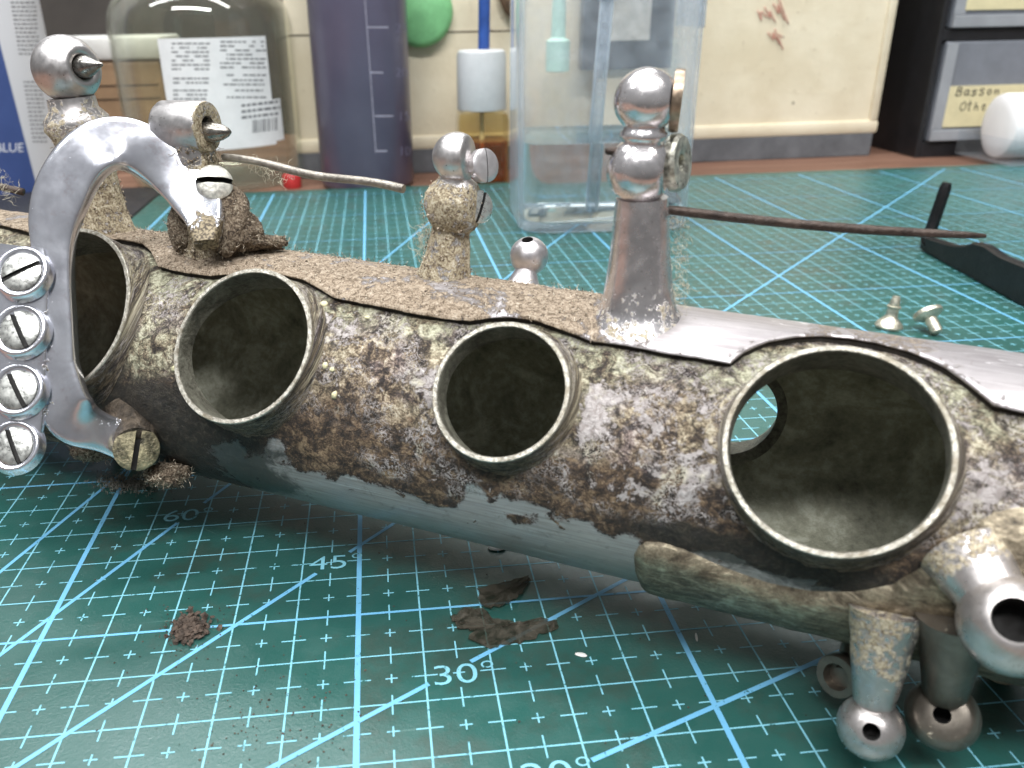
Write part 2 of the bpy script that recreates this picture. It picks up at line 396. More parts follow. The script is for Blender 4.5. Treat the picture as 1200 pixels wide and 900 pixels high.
M_CHIMI = mat_chimi()
def mat_rim():
    n = NM('filed_rim'); v = n.obj(); b = n.noise(v, 16, 5, .7); a = n.noise(v, 3, 4)
    c = n.mix(n.step(b, .35, .65), (.26, .24, .195), (.60, .57, .50)); c = n.mix(n.step(a, .50, .65, 0, .7), c, (.20, .17, .12))
    return n.pbr(c, .42, .7, n.bump(b, .0002))
M_RIM = mat_rim()
def mat_rib():
    n = NM('dusty_rib'); v = n.attr('suv', 'Vector'); dust = n.attr('dust')
    a = n.noise(v, 1.3, 6, .7, .5); b = n.noise(v, 11, 6, .75, .8); d = n.noise(v, 38, 4, .7)
    dd = n.m('ADD', n.m('MULTIPLY', b, .6), n.m('MULTIPLY', d, .4))
    dustc = n.ramp(dd, [(.36, (.022, .016, .010)), (.43, (.11, .078, .050)), (.50, (.30, .232, .165)), (.58, (.44, .36, .275)), (.70, (.66, .585, .49))])
    metc = n.mix(n.step(n.noise(n.scale(v, (.5, 3, 1)), 2, 5, .65), .3, .7), (.36, .33, .335), (.47, .44, .445))
    scr = n.step(n.m('ABSOLUTE', n.m('SUBTRACT', n.noise(n.scale(v, (.3, 3, 1)), 1.4, 1, .3), .5)), .006, .002)
    metc = n.mix(n.m('MULTIPLY', scr, .7), metc, (.9, .88, .88))
    gr = n.step(n.noise(v, 2.4, 6, .75, 1.0), .60, .68); metc = n.mix(n.m('MULTIPLY', gr, .75), metc, (.20, .15, .10))
    bare = n.step(n.noise(n.scale(v, 1, (4, 4, 0)), .8, 5, .7, .6), .50, .66, 0, .55)
    k = n.step(n.m('ADD', n.m('SUBTRACT', n.m('MULTIPLY', dust, .86), bare), n.m('MULTIPLY', n.m('SUBTRACT', n.m('ADD', n.m('MULTIPLY', a, .35), n.m('MULTIPLY', b, .65)), .5), 2.0)), .30, .62)
    c = n.mix(k, metc, dustc)
    mt = n.m('MULTIPLY', n.m('SUBTRACT', 1.0, k), .7)
    return n.pbr(c, n.m('ADD', .42, n.m('MULTIPLY', k, .46)), mt, n.bump(n.m('MULTIPLY', dd, n.m('ADD', .12, k)), .0005))
M_RIB = mat_rib()
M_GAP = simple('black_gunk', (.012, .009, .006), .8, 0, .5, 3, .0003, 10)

def tone_geom(t, deg, rad, h):
    N = rdir(math.radians(deg)); T = np.cross(N, TD); return axis_at(t), N, T, rad_at(t)
# --- the tube wall: dense outer skin with real relief, bore skin inside
def build_tube():
    s0, s1 = -13.0, 13.2; ns, nph = 420, 240; th = .12
    ss = np.linspace(s0, s1, ns); ph = np.linspace(0, 2*np.pi, nph, endpoint=False)-math.pi*.75
    mb = MB(); SG, PH = np.meshgrid(ss, ph, indexing='ij'); rr = R0+RK*SG
    ax = np.stack([SG*math.cos(Q_YAW), Q_Y+SG*math.sin(Q_YAW), rr+CL+CK*SG], -1)
    dirs = np.cos(PH)[..., None]*TN+np.sin(PH)[..., None]*TB
    deg = np.degrees(PH)
    # maps of wear around the tube (s in cm along, degrees around)
    def blob(s, d, rs, rd): return np.exp(-((SG-s)/rs)**2-((deg-d)/rd)**2)
    nz = fbm(np.stack([SG*1.5, deg*.07, SG*0], -1), 5)-.5
    clean = sstep(0, -17, deg+nz*36+np.where(SG > 5, (SG-5)*1.5, 0))
    clean = clean*sstep(-2.0, -.9, SG+nz*1.2); clean = np.clip(clean-.9*blob(2.2, -8, .9, 7), 0, 1)
    murk = 1.25*blob(-2.3, -14, 1.3, 30)+.9*blob(-1.0, -30, 1.3, 16)+.5*blob(-4.2, -22, 2.0, 20)+.45*blob(-.55, -8, 1.2, 8)+.35*blob(3.6, 3, .9, 7)+.8*blob(7.7, -6, 1.5, 11)+.5*blob(6.0, -4, .8, 8)
    murk += .6*sstep(7.2, 8.5, SG)*sstep(0, -25, deg)
    pale = .55*blob(2.45, 32, .28, 14)+.55*blob(4.85, 36, .2, 15)+.6*blob(5.6, 10, .9, 9)+.5*blob(.7, 52, .9, 9)+.5*blob(-2.4, 55, .55, 9)+.45*blob(5.6, 45, .8, 14)+.42*blob(6.1, 22, .6, 12)+.35*blob(9.4, 40, .7, 20)+.3*blob(3.0, -2, 1.0, 8)+.5*blob(2.1, 4, .5, 7)
    pale += .12*sstep(-3, 0, SG)*sstep(0, 25, deg)
    green = .9*sstep(46, 60, deg)*sstep(100, 70, deg)+.7*blob(-2.7, 20, .8, 25)+.5*blob(4.8, 45, .5, 20)+.35*blob(9.6, 10, .8, 30)
    for t_, dg_, rad_, h_ in HOLES[:4]:
        dd_ = np.hypot(SG-t_, (deg-dg_)/57.3*2.0)-rad_
        murk = murk+.33*np.exp(-((dd_-.02)/.13)**2); green = green+.35*np.exp(-((dd_-.3)/.3)**2)
    crust = sstep(30, 2, deg+nz*30)*sstep(-60, -20, deg); crust = crust+.5*blob(1.1, 20, 1.0, 14); pale = pale*(1-.35*crust)
    rough_amt = np.clip(1-clean, 0, 1)
    P3 = np.stack([SG, deg/57.3*2.05, SG*0], -1)
    rel = (fbm(P3*7, 4)-.5)*.046*rough_amt+(fbm(P3*2.1+5, 3)-.5)*.030*rough_amt
    O = ax+(rr+rel)[..., None]*dirs; I = ax+(rr-th)[..., None]*dirs
    def keep_mask(Pm, sub):
        km = np.ones(Pm.shape[:2], bool)
        for t, dg, rad, h in HOLES:
            a, N, T, R = tone_geom(t, dg, rad, h); w_ = Pm-a
            km &= ~((np.hypot(w_ @ TD, w_ @ T) < rad-sub) & (w_ @ N > 0))
        return km
    suv = np.stack([SG, deg/57.3*2.05, SG*0], -1).reshape(-1, 3); nv = ns*nph
    mb.v = [tuple(p) for p in O.reshape(-1, 3)]+[tuple(p) for p in I.reshape(-1, 3)]
    ko = keep_mask(O, -.004); ki = keep_mask(I, -.004)
    for i in range(ns-1):
        for j in range(nph):
            k = (j+1) % nph
            if ko[i, j] or ko[i+1, j] or ko[i, k] or ko[i+1, k]:
                mb.f.append((i*nph+j, (i+1)*nph+j, (i+1)*nph+k, i*nph+k)); mb.m.append(0)
            if ki[i, j] or ki[i+1, j] or ki[i, k] or ki[i+1, k]:
                mb.f.append((nv+i*nph+j, nv+i*nph+k, nv+(i+1)*nph+k, nv+(i+1)*nph+j)); mb.m.append(1)
    for i in (0, ns-1):
        for j in range(nph):
            k = (j+1) % nph; q = (i*nph+j, i*nph+k, nv+i*nph+k, nv+i*nph+j); mb.f.append(q if i == 0 else q[::-1]); mb.m.append(0)
    two = lambda a: np.concatenate([a.reshape(-1), a.reshape(-1)])
    return make('body_tube', mb, [M_TUBE, M_INNER], SAX, attrs={'suv': np.concatenate([suv, suv]), 'clean': two(clean), 'murk': two(murk), 'pale': two(pale), 'green': two(green), 'crust': two(crust)})
tube = build_tube()

def build_chimney(t, dg, rad, h):
    a, N, T, R = tone_geom(t, dg, rad, h); n = 96; mb = MB(); rings = []
    rin = rad-.082
    def surf(ro, th_, Rr): return math.sqrt(max(Rr*Rr-(ro*math.sin(th_))**2, .01))
    prof = []
    for th_ in np.linspace(0, 2*math.pi, n, endpoint=False):
        nz = fbm(A3(math.cos(th_)*4+t, math.sin(th_)*4, 1.5), 3)-.5
        zo = lambda ro: surf(ro, th_, R)
        top = R+h+.012*(fbm(A3(math.cos(th_)*9+t, math.sin(th_)*9, 3), 3)-.5)
        zb = zo(rad)
        hh = top-zb; f1 = min(.05, hh*.3); f2 = min(.16, hh*.6)
        pr = [(rad+.10, zo(rad+.10)-.014), (rad+.06+.02*nz, zo(rad+.06)+.016), (rad+.028, zb+f1), (rad+.008, zb+f2), (rad+.004+.01*nz, (zb+f2+top)/2), (rad, top-.018), (rad-.014, top), (rad-.066, top), (rad-.079, top-.02), (rin, top-.1), (rin, min(surf(rin, th_, R-.12), top-.12)), (rin-.003, surf(rin, th_, R-.12)-.02), (rin+.03, surf(rin+.03, th_, R-.12)-.03), (rad+.09, surf(rad+.09, th_, R-.12)-.012)]
        prof.append(pr)
    m_ = len(prof[0]); v = []
    ths = np.linspace(0, 2*math.pi, n, endpoint=False)
    for k in range(m_):
        for j, th_ in enumerate(ths):
            ro, z = prof[j][k]; v.append(a+N*z+ro*(math.cos(th_)*TD+math.sin(th_)*T))
    mb.v = [tuple(p) for p in v]
    for k in range(m_-1):
        for j in range(n):
            jj = (j+1) % n; mb.f.append((k*n+j, k*n+jj, (k+1)*n+jj, (k+1)*n+j)); mb.m.append(1 if 5 <= k <= 7 else (2 if k > 7 else 0))
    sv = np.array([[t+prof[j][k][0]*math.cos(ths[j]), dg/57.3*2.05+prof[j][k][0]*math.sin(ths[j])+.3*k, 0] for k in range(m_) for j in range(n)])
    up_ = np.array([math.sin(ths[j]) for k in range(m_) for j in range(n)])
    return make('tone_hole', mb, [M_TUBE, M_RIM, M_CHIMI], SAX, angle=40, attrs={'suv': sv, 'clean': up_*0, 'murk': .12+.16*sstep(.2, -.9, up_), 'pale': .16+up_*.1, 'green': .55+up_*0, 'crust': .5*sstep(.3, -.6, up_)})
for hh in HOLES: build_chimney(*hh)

# --- the rib that carries the upper posts
RIBN = [(-13, 82), (-7.5, 80.9), (-5.9, 76), (-5.3, 80), (-4.6, 84), (-4.0, 83), (-3.6, 77), (-3.12, 67.7), (-2.83, 66.8), (-2.46, 66.2), (-1.97, 66.6), (-1.45, 71), (-.9, 74.5), (-.3, 73.5), (.2, 68.4), (.46, 65.4), (.6, 65.0), (1.22, 64.3), (1.81, 63.6), (2.37, 63.3), (2.79, 64.2), (3.0, 67.0), (3.34, 69.7), (3.68, 70.4), (4.04, 68.0), (4.4, 65.4), (4.57, 64.2), (4.97, 64.2), (5.58, 63.7), (6.42, 63.8), (6.54, 70.0), (6.8, 78.5), (7.12, 85.5), (7.41, 90), (7.75, 91.8), (8.05, 91), (8.44, 86.6), (8.82, 78.8), (9.07, 71.1), (9.32, 63.5), (9.61, 62.6), (10.5, 62.5), (13.2, 62.5)]
def build_rib():
    ss = np.unique(np.concatenate([np.linspace(-13, 13.2, 500), [p[0] for p in RIBN]])); near = np.interp(ss, [p[0] for p in RIBN], [p[1] for p in RIBN])
    nr = 22; mb = MB(); suv = []; dust = []; L = len(ss); FAR = 121
    for i, s in enumerate(ss):
        wob = (fbm(A3(s*3, 1, 1), 3)-.5)*.9
        col = []
        a0 = near[i]+wob
        col.append((a0+.7, .002)); col.append((a0+.9, .075)); col.append((a0+.15, .088)); col.append((a0, .105)); col.append((a0+.5, .126))
        for k in range(nr): col.append((a0+1.2+(FAR-a0-1.2)*(k/(nr-1)), .13))
        col.append((FAR+.5, .115)); col.append((FAR+.6, .0))
        for dg, ex in col:
            p3 = A3(s, dg/57.3*2.05, 0)
            dfac = float(sstep(5.0, 4.35, s+(fbm(p3*2, 3)-.5)*.8+(dg-75)*.012))
            e2 = ex+(0.03*(float(fbm(p3*8, 3))-.5)*(.25+dfac) if ex > .1 else 0)
            mb.v.append(tuple(tpt(s, dg, e2))); suv.append(p3)
            dust.append(max(dfac*(.95 if dg > a0 else .8), .28 if dg < a0+4 else 0, float(sstep(7.0, 7.4, s)*sstep(9.2, 8.4, s))*.55))
    K = nr+7
    for i in range(L-1):
        for k in range(K-1):
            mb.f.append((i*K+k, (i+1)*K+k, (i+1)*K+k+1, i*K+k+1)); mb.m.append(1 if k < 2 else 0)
    return make('rib', mb, [M_RIB, M_GAP], SAX, angle=50, attrs={'suv': np.array(suv), 'dust': np.array(dust)})
rib = build_rib()

# --- the lower plate, round-edged, under the largest hole
LOWT = [(5.62, -18), (5.68, -13), (5.78, -9.6), (5.95, -8.3), (6.25, -9.6), (6.79, -14.0), (7.31, -17.0), (7.8, -15.9), (8.25, -11.5), (8.65, -2.9), (8.93, 8.1), (9.19, 19.3), (9.46, 28.4), (9.7, 32.5), (10.2, 34), (13.2, 34)]
def mat_lower():
    n = NM('grimy_plate'); v = n.attr('suv', 'Vector'); a = n.noise(v, 1.4, 6, .7, .8); b = n.noise(n.scale(v, (.6, 1.6, 1)), 6, 6, .7, .6); d = n.noise(v, 26, 4, .7)
    k = n.m('ADD', n.m('MULTIPLY', a, .45), n.m('ADD', n.m('MULTIPLY', b, .4), n.m('MULTIPLY', d, .15)))
    c = n.ramp(k, [(.36, (.020, .016, .011)), (.45, (.085, .066, .043)), (.52, (.24, .20, .14)), (.59, (.50, .43, .31)), (.70, (.76, .70, .58))])
    return n.pbr(c, n.step(k, .4, .65, .55, .30), n.step(k, .42, .6, .3, .85), n.bump(k, .0005))
M_LOW = mat_lower()
def build_lower():
    ss = np.unique(np.concatenate([np.linspace(5.62, 13.2, 220), [p[0] for p in LOWT]])); top = np.interp(ss, [p[0] for p in LOWT], [p[1] for p in LOWT])
    mb = MB(); suv = []; nr = 26
    for i, s in enumerate(ss):
        lo = np.interp(s, [5.62, 5.75, 6.0], [-32, -52, -72])
        for k in range(nr):
            t = k/(nr-1); dg = top[i]+(lo-top[i])*(1-(1-t)**1.6)
            e = min((top[i]-dg)/57.3*2, (s-5.60), .22)/.22
            ex = -.01+.14*(1-(1-min(1, max(0, e)))**2.4)
            p3 = A3(s, dg/57.3*2.05, 1); ex += .03*(float(fbm(p3*6, 3))-.5)*min(1, e+.2)
            mb.v.append(tuple(tpt(s, dg, ex))); suv.append(p3)
        # straight thin flange along the bottom
    for i in range(len(ss)-1):
        for k in range(nr-1): mb.f.append((i*nr+k, i*nr+k+1, (i+1)*nr+k+1, (i+1)*nr+k)); mb.m.append(0)
    return make('post_plate', mb, M_LOW, SAX, attrs={'suv': np.array(suv)})
build_lower()

# --- posts
def mat_silver(name, grime, tint=(.80, .77, .77), rough=.22, metal=.97):
    n = NM(name); v = n.obj(); a = n.noise(v, 1.6, 6, .7, .8); b = n.noise(v, 9, 5, .7); d = n.noise(v, 30, 4, .7)
    g = n.attr('grime')
    mc = n.mix(n.step(a, .35, .65), tuple(x*.74 for x in tint), tint); mc = n.mix(n.step(n.noise(v, .8, 3, .6, .6), 0.56, .70, 0, .3), mc, (tint[0]*.45, tint[1]*.40, tint[2]*.38))
    k = n.step(n.m('ADD', n.m('ADD', n.m('MULTIPLY', b, .6), n.m('MULTIPLY', a, .4)), n.m('ADD', g, grime)), .53, .60)
    gc = n.ramp(n.m('ADD', n.m('MULTIPLY', b, .5), n.m('MULTIPLY', d, .5)), [(.36, (.035, .024, .015)), (.44, (.16, .115, .07)), (.52, (.44, .37, .25)), (.66, (.76, .70, .57))])
    c = n.mix(k, mc, gc)
    sp = n.step(n.vor(v, 9), .12, .07); sp = n.m('MULTIPLY', sp, .7); c = n.mix(sp, c, (.09, .07, .05))
    return n.pbr(c, n.m('ADD', n.step(b, .3, .7, rough-.05, rough+.1), n.m('MULTIPLY', k, .45)), n.m('SUBTRACT', metal, n.m('MULTIPLY', k, metal*.88)), n.bump(n.m('ADD', n.m('MULTIPLY', n.m('MULTIPLY', d, k), 1.0), n.m('MULTIPLY', b, .03)), .00022))
M_SIL = mat_silver('post_silver', 0.0, (.84, .80, .80), .19, .9); M_SILD = mat_silver('post_silver_dirty', .0, (.58, .54, .52), .30, .85); M_SILX = mat_silver('post_silver_caked', .0, (.72, .69, .68), .34)
M_PEARL = mat_silver('dull_silver', .02, (.78, .74, .75), .38)
M_STEEL = simple('screw_steel', (.48, .47, .44), .32, .95, .25, 3, .00004, 20)
M_DARKST = simple('rusty_needle', (.060, .043, .035), .5, .5, .5, 4, .0002, 14)
M_GREYST = simple('grey_needle', (.33, .30, .26), .42, .8, .4, 4, .00015, 14)
M_SLOT = simple('slot_dark', (.010, .009, .008), .8, 0, .3)  # near-black for slots and bores: dirt fill, with recess shade painted in
def grime_attr(mb, fn): return {'grime': np.array([fn(np.array(p)) for p in mb.v])}
def ball_with_hole(c, r, ax, hr, flat=.93, n=40):
    """ball whose bore opens along ax"""
    zt = r*flat; rt = math.sqrt(max(r*r-zt*zt, 1e-4)); rt = max(rt, hr*1.15)
    a1 = math.degrees(math.asin(min(.999, math.sqrt(max(0, r*r-rt*rt))/r)))
    pr = [(0, -r)]+[(r*math.cos(math.radians(a)), r*math.sin(math.radians(a))) for a in np.linspace(-86, a1, 22)]
    zt = pr[-1][1]
    pr += [(hr*1.08, zt+.004), (hr, zt-.03), (hr*.98, zt-r*.9), (0, zt-r*.92)]
    v, f = lathe(pr, c, ax, n); k = 3*n; return (v, f[:-k]), (v, f[-k:])
def add_ball(mb_, c, r, ax, hr, flat=.93):
    a, b = ball_with_hole(c, r, ax, hr, flat); o = len(mb_.v); mb_.add(*a); mb_.f += [tuple(i+o for i in q) for q in b[1]]; mb_.m += [1]*len(b[1])

sax_posts = []
# P5: tall double-ball post
B5 = tpt(*solve2(lambda s, d: tpt(s, d, .12), (5.2, 80), A3(747, 366)), .10)
z_top = None
def up_to(base, dirv, py):
    lo, hi = 0, 8
    for _ in range(60):
        m_ = (lo+hi)/2
        if pj(base+dirv*m_)[1] > py: lo = m_
        else: hi = m_
    return (lo+hi)/2
def aim(base, px, py, h0=None):
    """point above base that shows at (px, py), kept in the plane through base square to the view's depth"""
    return atd(px, py, dep(base)-(h0 or 0))
d5 = dep(B5)
def pxr(p, n_): return n_*dep(p)/FPX          # n_ pixels at that distance, in cm
def lean(base, px, py, t=.32):
    """a point above base showing at px, py; it moves nearer to the lens as the straight upright does"""
    up = A3(0, 0, 1); h = up_to(base, up, py); return atd(px, py, dep(base+up*h))
top5 = lean(B5, 757, 118); mid5 = lean(B5, 750, 200); neck5 = lean(B5, 752, 240)
ax5 = unit(top5-B5)
mb = MB()
L5 = np.linalg.norm(neck5-B5)
mb.add(*lathe([(pxr(B5, 60), -.14), (pxr(B5, 52), -.02), (pxr(B5, 46), .05), (pxr(B5, 42), .18), (pxr(B5, 38.5), .45), (pxr(B5, 34), L5*.55), (pxr(B5, 29.5), L5-.03), (pxr(B5, 28.5), L5+.1)], B5, neck5-B5, 40))
hd = unit(TD*.93-TN*.05+A3(0, 0, .02))
r2 = pxr(mid5, 40)
mb.add(*lathe([(0, -r2)]+[(r2*math.cos(math.radians(a))*1.0, r2*math.sin(math.radians(a))*.97) for a in np.linspace(-85, 48, 18)]+[(r2*.55, r2*.76), (r2*.5, r2*.72), (r2*.2, r2*.72), (r2*.19, r2*.3), (0, r2*.3)], mid5, hd, 36))
r1 = pxr(top5, 37.5)
mb.add(*lathe([(0, -r1)]+sphere_profile(r1, -85, 55, 18)+[(r1*.52, r1*.80), (0, r1*.80)], top5, hd, 36))
nk = lean(B5, 754, 159)
mb.add(*lathe([(r1*.62, -.16), (r1*.66, -.06), (r1*.74, -.03), (r1*.74, .04), (r1*.66, .07), (r1*.6, .2)], nk, top5-mid5, 32))
p5 = make('post', mb, M_SIL, SAX, angle=55, attrs=grime_attr(mb, lambda p: .19*float(sstep(1.0, .0, (p-B5) @ ax5))-.16))
# brown backing clip and dark bored disc beside it
cl = top5+hd*r1*.85+unit(top5-CAM)*.25+CR*.05
make('clip', lathe([(r1*.95, -.06), (r1*.97, .0), (r1*.95, .06)], cl, unit(hd+CF*.15), 36), simple('clip_brass', (.34, .26, .19), .35, .8, .35, 3), p5, angle=40)
dk = lean(B5, 799, 186); rk = pxr(dk, 34)
make('pivot_disc', lathe([(rk*.9, -.10), (rk, -.07), (rk, .02), (rk*.9, .07), (rk*.5, .075), (rk*.3, .05), (rk*.28, -.05), (0, -.05)], dk+CF*.2, unit(hd-CR*.0-CF*.25), 36), simple('worn_disc', (.50, .49, .42), .35, .8, .55, 6, .0002), p5, angle=35)
tpw = lean(B5, 712, 177)
make('pin', sweep([tpw+CR*.3, tpw, tpw-CR*.03], [.05, .05, .03], 10), M_DARKST, p5)

# needle spring that leaves the tall post towards the right
e0 = lean(B5, 786, 243)+CF*.15; e1 = atd(1155, 276.5, dep(e0)-.4); e0b = e0*.985+e1*.015
pth = [e0+(e1-e0)*t+A3(0, 0, -.05*math.sin(t*math.pi)) for t in np.linspace(-.06, 1, 18)]
make('needle_spring', sweep(pth, [pxr(e0, 5.6)]*12+[pxr(e0, x) for x in (5.4, 5.2, 5, 4.6, 4.0, 2.4)], 10), M_DARKST, SAX)

# P3: caked double-ball post with two screws
B3 = tpt(*solve2(lambda s, d: tpt(s, d, .12), (2.5, 85), A3(521, 322)), .06)
t3 = lean(B3, 535, 184); m3 = lean(B3, 533, 240)
mb = MB(); L3 = np.linalg.norm(m3-B3)
mb.add(*lathe([(pxr(B3, 38), -.12), (pxr(B3, 32), .06), (pxr(B3, 28), .25), (pxr(B3, 24), L3*.5), (pxr(B3, 21), L3*.62), (pxr(B3, 21), L3)], B3, m3-B3, 36))
r3 = pxr(m3, 36); mb.add(*lathe([(0, -r3)]+sphere_profile(r3, -85, 38, 18)+[(r3*.66, r3*.70), (0, r3*.70)], m3, hd, 36))
r3t = pxr(t3, 28.5); mb.add(*lathe([(0, -r3t*1.05)]+sphere_profile(r3t, -80, 28, 16)+[(r3t*.8, r3t*.55), (0, r3t*.55)], t3, hd, 36))
mb.add(*lathe([(r3t*.66, -.12), (r3t*.62, 0), (r3t*.70, .12)], (m3+t3)/2+(t3-m3)*.06, t3-m3, 28))
axx3 = unit(t3-B3)
# caked relief
vv = np.array(mb.v); gq = sstep(L3+.42, L3+.1, (vv-B3) @ axx3); nrm = vv-(B3+np.outer((vv-B3) @ axx3, axx3)); nl = np.linalg.norm(nrm, axis=1, keepdims=True)+1e-6
vv = vv+nrm/nl*((fbm(vv*9, 4)-.46)*.10*gq)[:, None]; mb.v = [tuple(p) for p in vv]
p3 = make('post', mb, M_SILX, SAX, angle=60, attrs=grime_attr(mb, lambda p: .13-.33*float(sstep(L3+.3, L3+.5, (p-B3) @ axx3))))
def slot_screw(c, r, ax, ang, name, parent, mat_=None, dome=.18, depth=.12, slotw=.16, th_=.12, floor=.05):
    """screw head of radius r, dome-topped, cut by a slot at angle ang about ax (degrees from the view's right)"""
    a, b, c_ = frame_of(ax)
    ex = unit(CR-c_*(CR @ c_)); ey = np.cross(c_, ex); q = math.radians(ang)
    u_ = math.cos(q)*ex+math.sin(q)*ey; w_ = np.cross(c_, u_)
    mb_ = MB(); n = 28; hw = r*slotw
    def top(x, y): return dome*r*(1-(x*x+y*y)/(r*r))
    for sgn in (1, -1):
        ring = []; x0 = math.sqrt(r*r-hw*hw)
        a0 = math.asin(hw/r); pts = [(r*math.cos(t), sgn*r*math.sin(t)) for t in np.linspace(a0, math.pi-a0, n)]
        if sgn < 0: pts = pts[::-1]
        rings = []
        for k, (f_, z_) in enumerate(((1.0, -th_), (1.0, 0.0), (.93, None), (.7, None), (.4, None))):
            rg = []
            for (x, y) in pts:
                xx, yy = x*f_, sgn*hw+(y-sgn*hw)*f_
                rg.append(np.asarray(c)+u_*xx+w_*yy+c_*(z_ if z_ is not None else top(xx, yy)+.01))
            rings.append(rg)
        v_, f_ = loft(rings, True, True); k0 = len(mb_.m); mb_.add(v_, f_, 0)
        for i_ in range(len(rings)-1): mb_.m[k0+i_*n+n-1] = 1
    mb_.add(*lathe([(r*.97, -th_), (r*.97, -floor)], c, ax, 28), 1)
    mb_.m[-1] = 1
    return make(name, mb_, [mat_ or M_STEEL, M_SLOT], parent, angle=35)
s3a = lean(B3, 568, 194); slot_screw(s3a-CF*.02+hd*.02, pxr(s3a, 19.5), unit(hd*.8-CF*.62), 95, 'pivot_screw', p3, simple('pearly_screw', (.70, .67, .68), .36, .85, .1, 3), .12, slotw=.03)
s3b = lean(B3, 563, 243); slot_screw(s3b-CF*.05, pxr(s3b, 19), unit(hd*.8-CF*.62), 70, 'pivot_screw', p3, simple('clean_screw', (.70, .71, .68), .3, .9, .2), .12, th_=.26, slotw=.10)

# P4: small ball post on the far flank
def far_post(px, py, s0, d0, ex): return solve2(lambda s, d: tpt(s, d, ex), (s0, d0), A3(px, py))
q4 = far_post(620, 300, 4.2, 118, .62); c4 = tpt(q4[0], q4[1], .62); n4 = rdir(math.radians(q4[1])); r4 = pxr(c4, 22.5)
b4 = tpt(q4[0], q4[1], 0)
mb = MB(); hx = unit(A3(-.15, -.25, 1)); add_ball(mb, c4, r4, hx, r4*.27, .96)
mb.add(*lathe([(r4*1.15, -.05), (r4*.95, .08), (r4*.78, .2), (r4*.58, .36), (r4*.5, .5)], b4, n4, 32))
make('post', mb, [M_PEARL, M_SLOT], SAX, angle=50, attrs=grime_attr(mb, lambda p: -.08))

# P1: tall post at the left with a pivot point
B1 = tpt(*solve2(lambda s, d: tpt(s, d, .1), (-5, 95), A3(124, 270)), .05)
t1 = lean(B1, 78, 81); m1 = lean(B1, 92, 148)
mb = MB(); L1 = np.linalg.norm(m1-B1); r1b = pxr(t1, 38)
mb.add(*lathe([(pxr(B1, 40), -.15), (pxr(B1, 32), .05), (pxr(B1, 28), .4), (pxr(B1, 26), L1*.7), (pxr(B1, 30), L1-.2), (pxr(B1, 36), L1-.02), (pxr(B1, 34), L1+.15), (pxr(B1, 26), L1+.30), (pxr(B1, 25), L1+.5)], B1, m1-B1, 36))
h1 = unit(CR*.86-CF*.48-CU*.10)
mb.add(*lathe([(0, -r1b)]+sphere_profile(r1b, -85, 52, 20)+[(r1b*.57, r1b*.82), (r1b*.40, r1b*.80), (r1b*.33, r1b*.70), (r1b*.31, r1b*.2), (0, r1b*.2)], t1, h1, 40))
a1_ = unit(t1-B1)
vv = np.array(mb.v); gq = sstep(L1+.45, L1-.3, (vv-B1) @ a1_); nrm = vv-(B1+np.outer((vv-B1) @ a1_, a1_)); nl = np.linalg.norm(nrm, axis=1, keepdims=True)+1e-6
vv = vv+nrm/nl*((fbm(vv*8, 4)-.45)*.14*gq)[:, None]; mb.v = [tuple(p) for p in vv]
p1 = make('post', mb, M_SILX, SAX, angle=60, attrs=grime_attr(mb, lambda p: .13-.33*float(sstep(L1+.45, L1+.7, (p-B1) @ a1_))-.10*float(sstep(L1-.1, L1+.05, (p-B1) @ a1_))))
rp = pxr(t1, 12.5)
make('pivot_point', lathe([(rp, -.3), (rp, .18), (rp*.92, .24), (rp*.62, .36), (rp*.34, .46), (rp*.16, .54), (0, .56)], t1+h1*r1b*.55, unit(h1+CR*.35+CU*.06), 24), simple('pivot_steel', (.26, .25, .23), .3, .95, .4, 5), p1, angle=50)

# P2: round-headed post behind the guard foot, with a bullet point
B2 = tpt(*solve2(lambda s, d: tpt(s, d, .1), (-2.4, 90), A3(247, 292)), .0)
t2 = lean(B2, 222, 148); m2 = lean(B2, 238, 215)
mb = MB(); r2b = pxr(t2, 29)
h2 = unit(CR*.93-CF*.30-CU*.10)
mb.add(*lathe([(r2b*.9, -.52), (r2b, -.46), (r2b, .30), (r2b*.95, .36), (r2b*.55, .38), (r2b*.42, .36), (r2b*.40, 0), (0, 0)], t2, h2, 36, 1, 1))
L2 = np.linalg.norm(t2-B2); a2_ = unit(t2-B2)
mb.add(*lathe([(pxr(B2, 36), -.1), (pxr(B2, 30), .12), (pxr(B2, 25), .5), (pxr(B2, 22), L2*.6), (pxr(B2, 20), L2-.15)], B2, t2-B2, 36))
vv = np.array(mb.v); gq = sstep(L2-.1, L2-.6, (vv-B2) @ a2_); nrm = vv-(B2+np.outer((vv-B2) @ a2_, a2_)); nl = np.linalg.norm(nrm, axis=1, keepdims=True)+1e-6
vv = vv+nrm/nl*((fbm(vv*7, 4)-.40)*.22*gq)[:, None]; mb.v = [tuple(p) for p in vv]
p2 = make('post', mb, M_SILX, SAX, angle=60, attrs=grime_attr(mb, lambda p: .32*float(sstep(L2-.15, L2-.5, (p-B2) @ a2_))-.14+.26*float(sstep(.28, .36, (p-t2) @ h2))))
rp = pxr(t2, 11.5)
make('pivot_point', lathe([(rp, -.3), (rp, .12), (rp*.95, .2), (rp*.75, .32), (rp*.45, .42), (rp*.15, .47), (0, .475)], t2+h2*.25+CR*.05-CU*.1, unit(h2+CR*.2+CU*.03), 24), simple('bullet_steel', (.30, .28, .25), .28, .95, .4, 5), p2, angle=50)
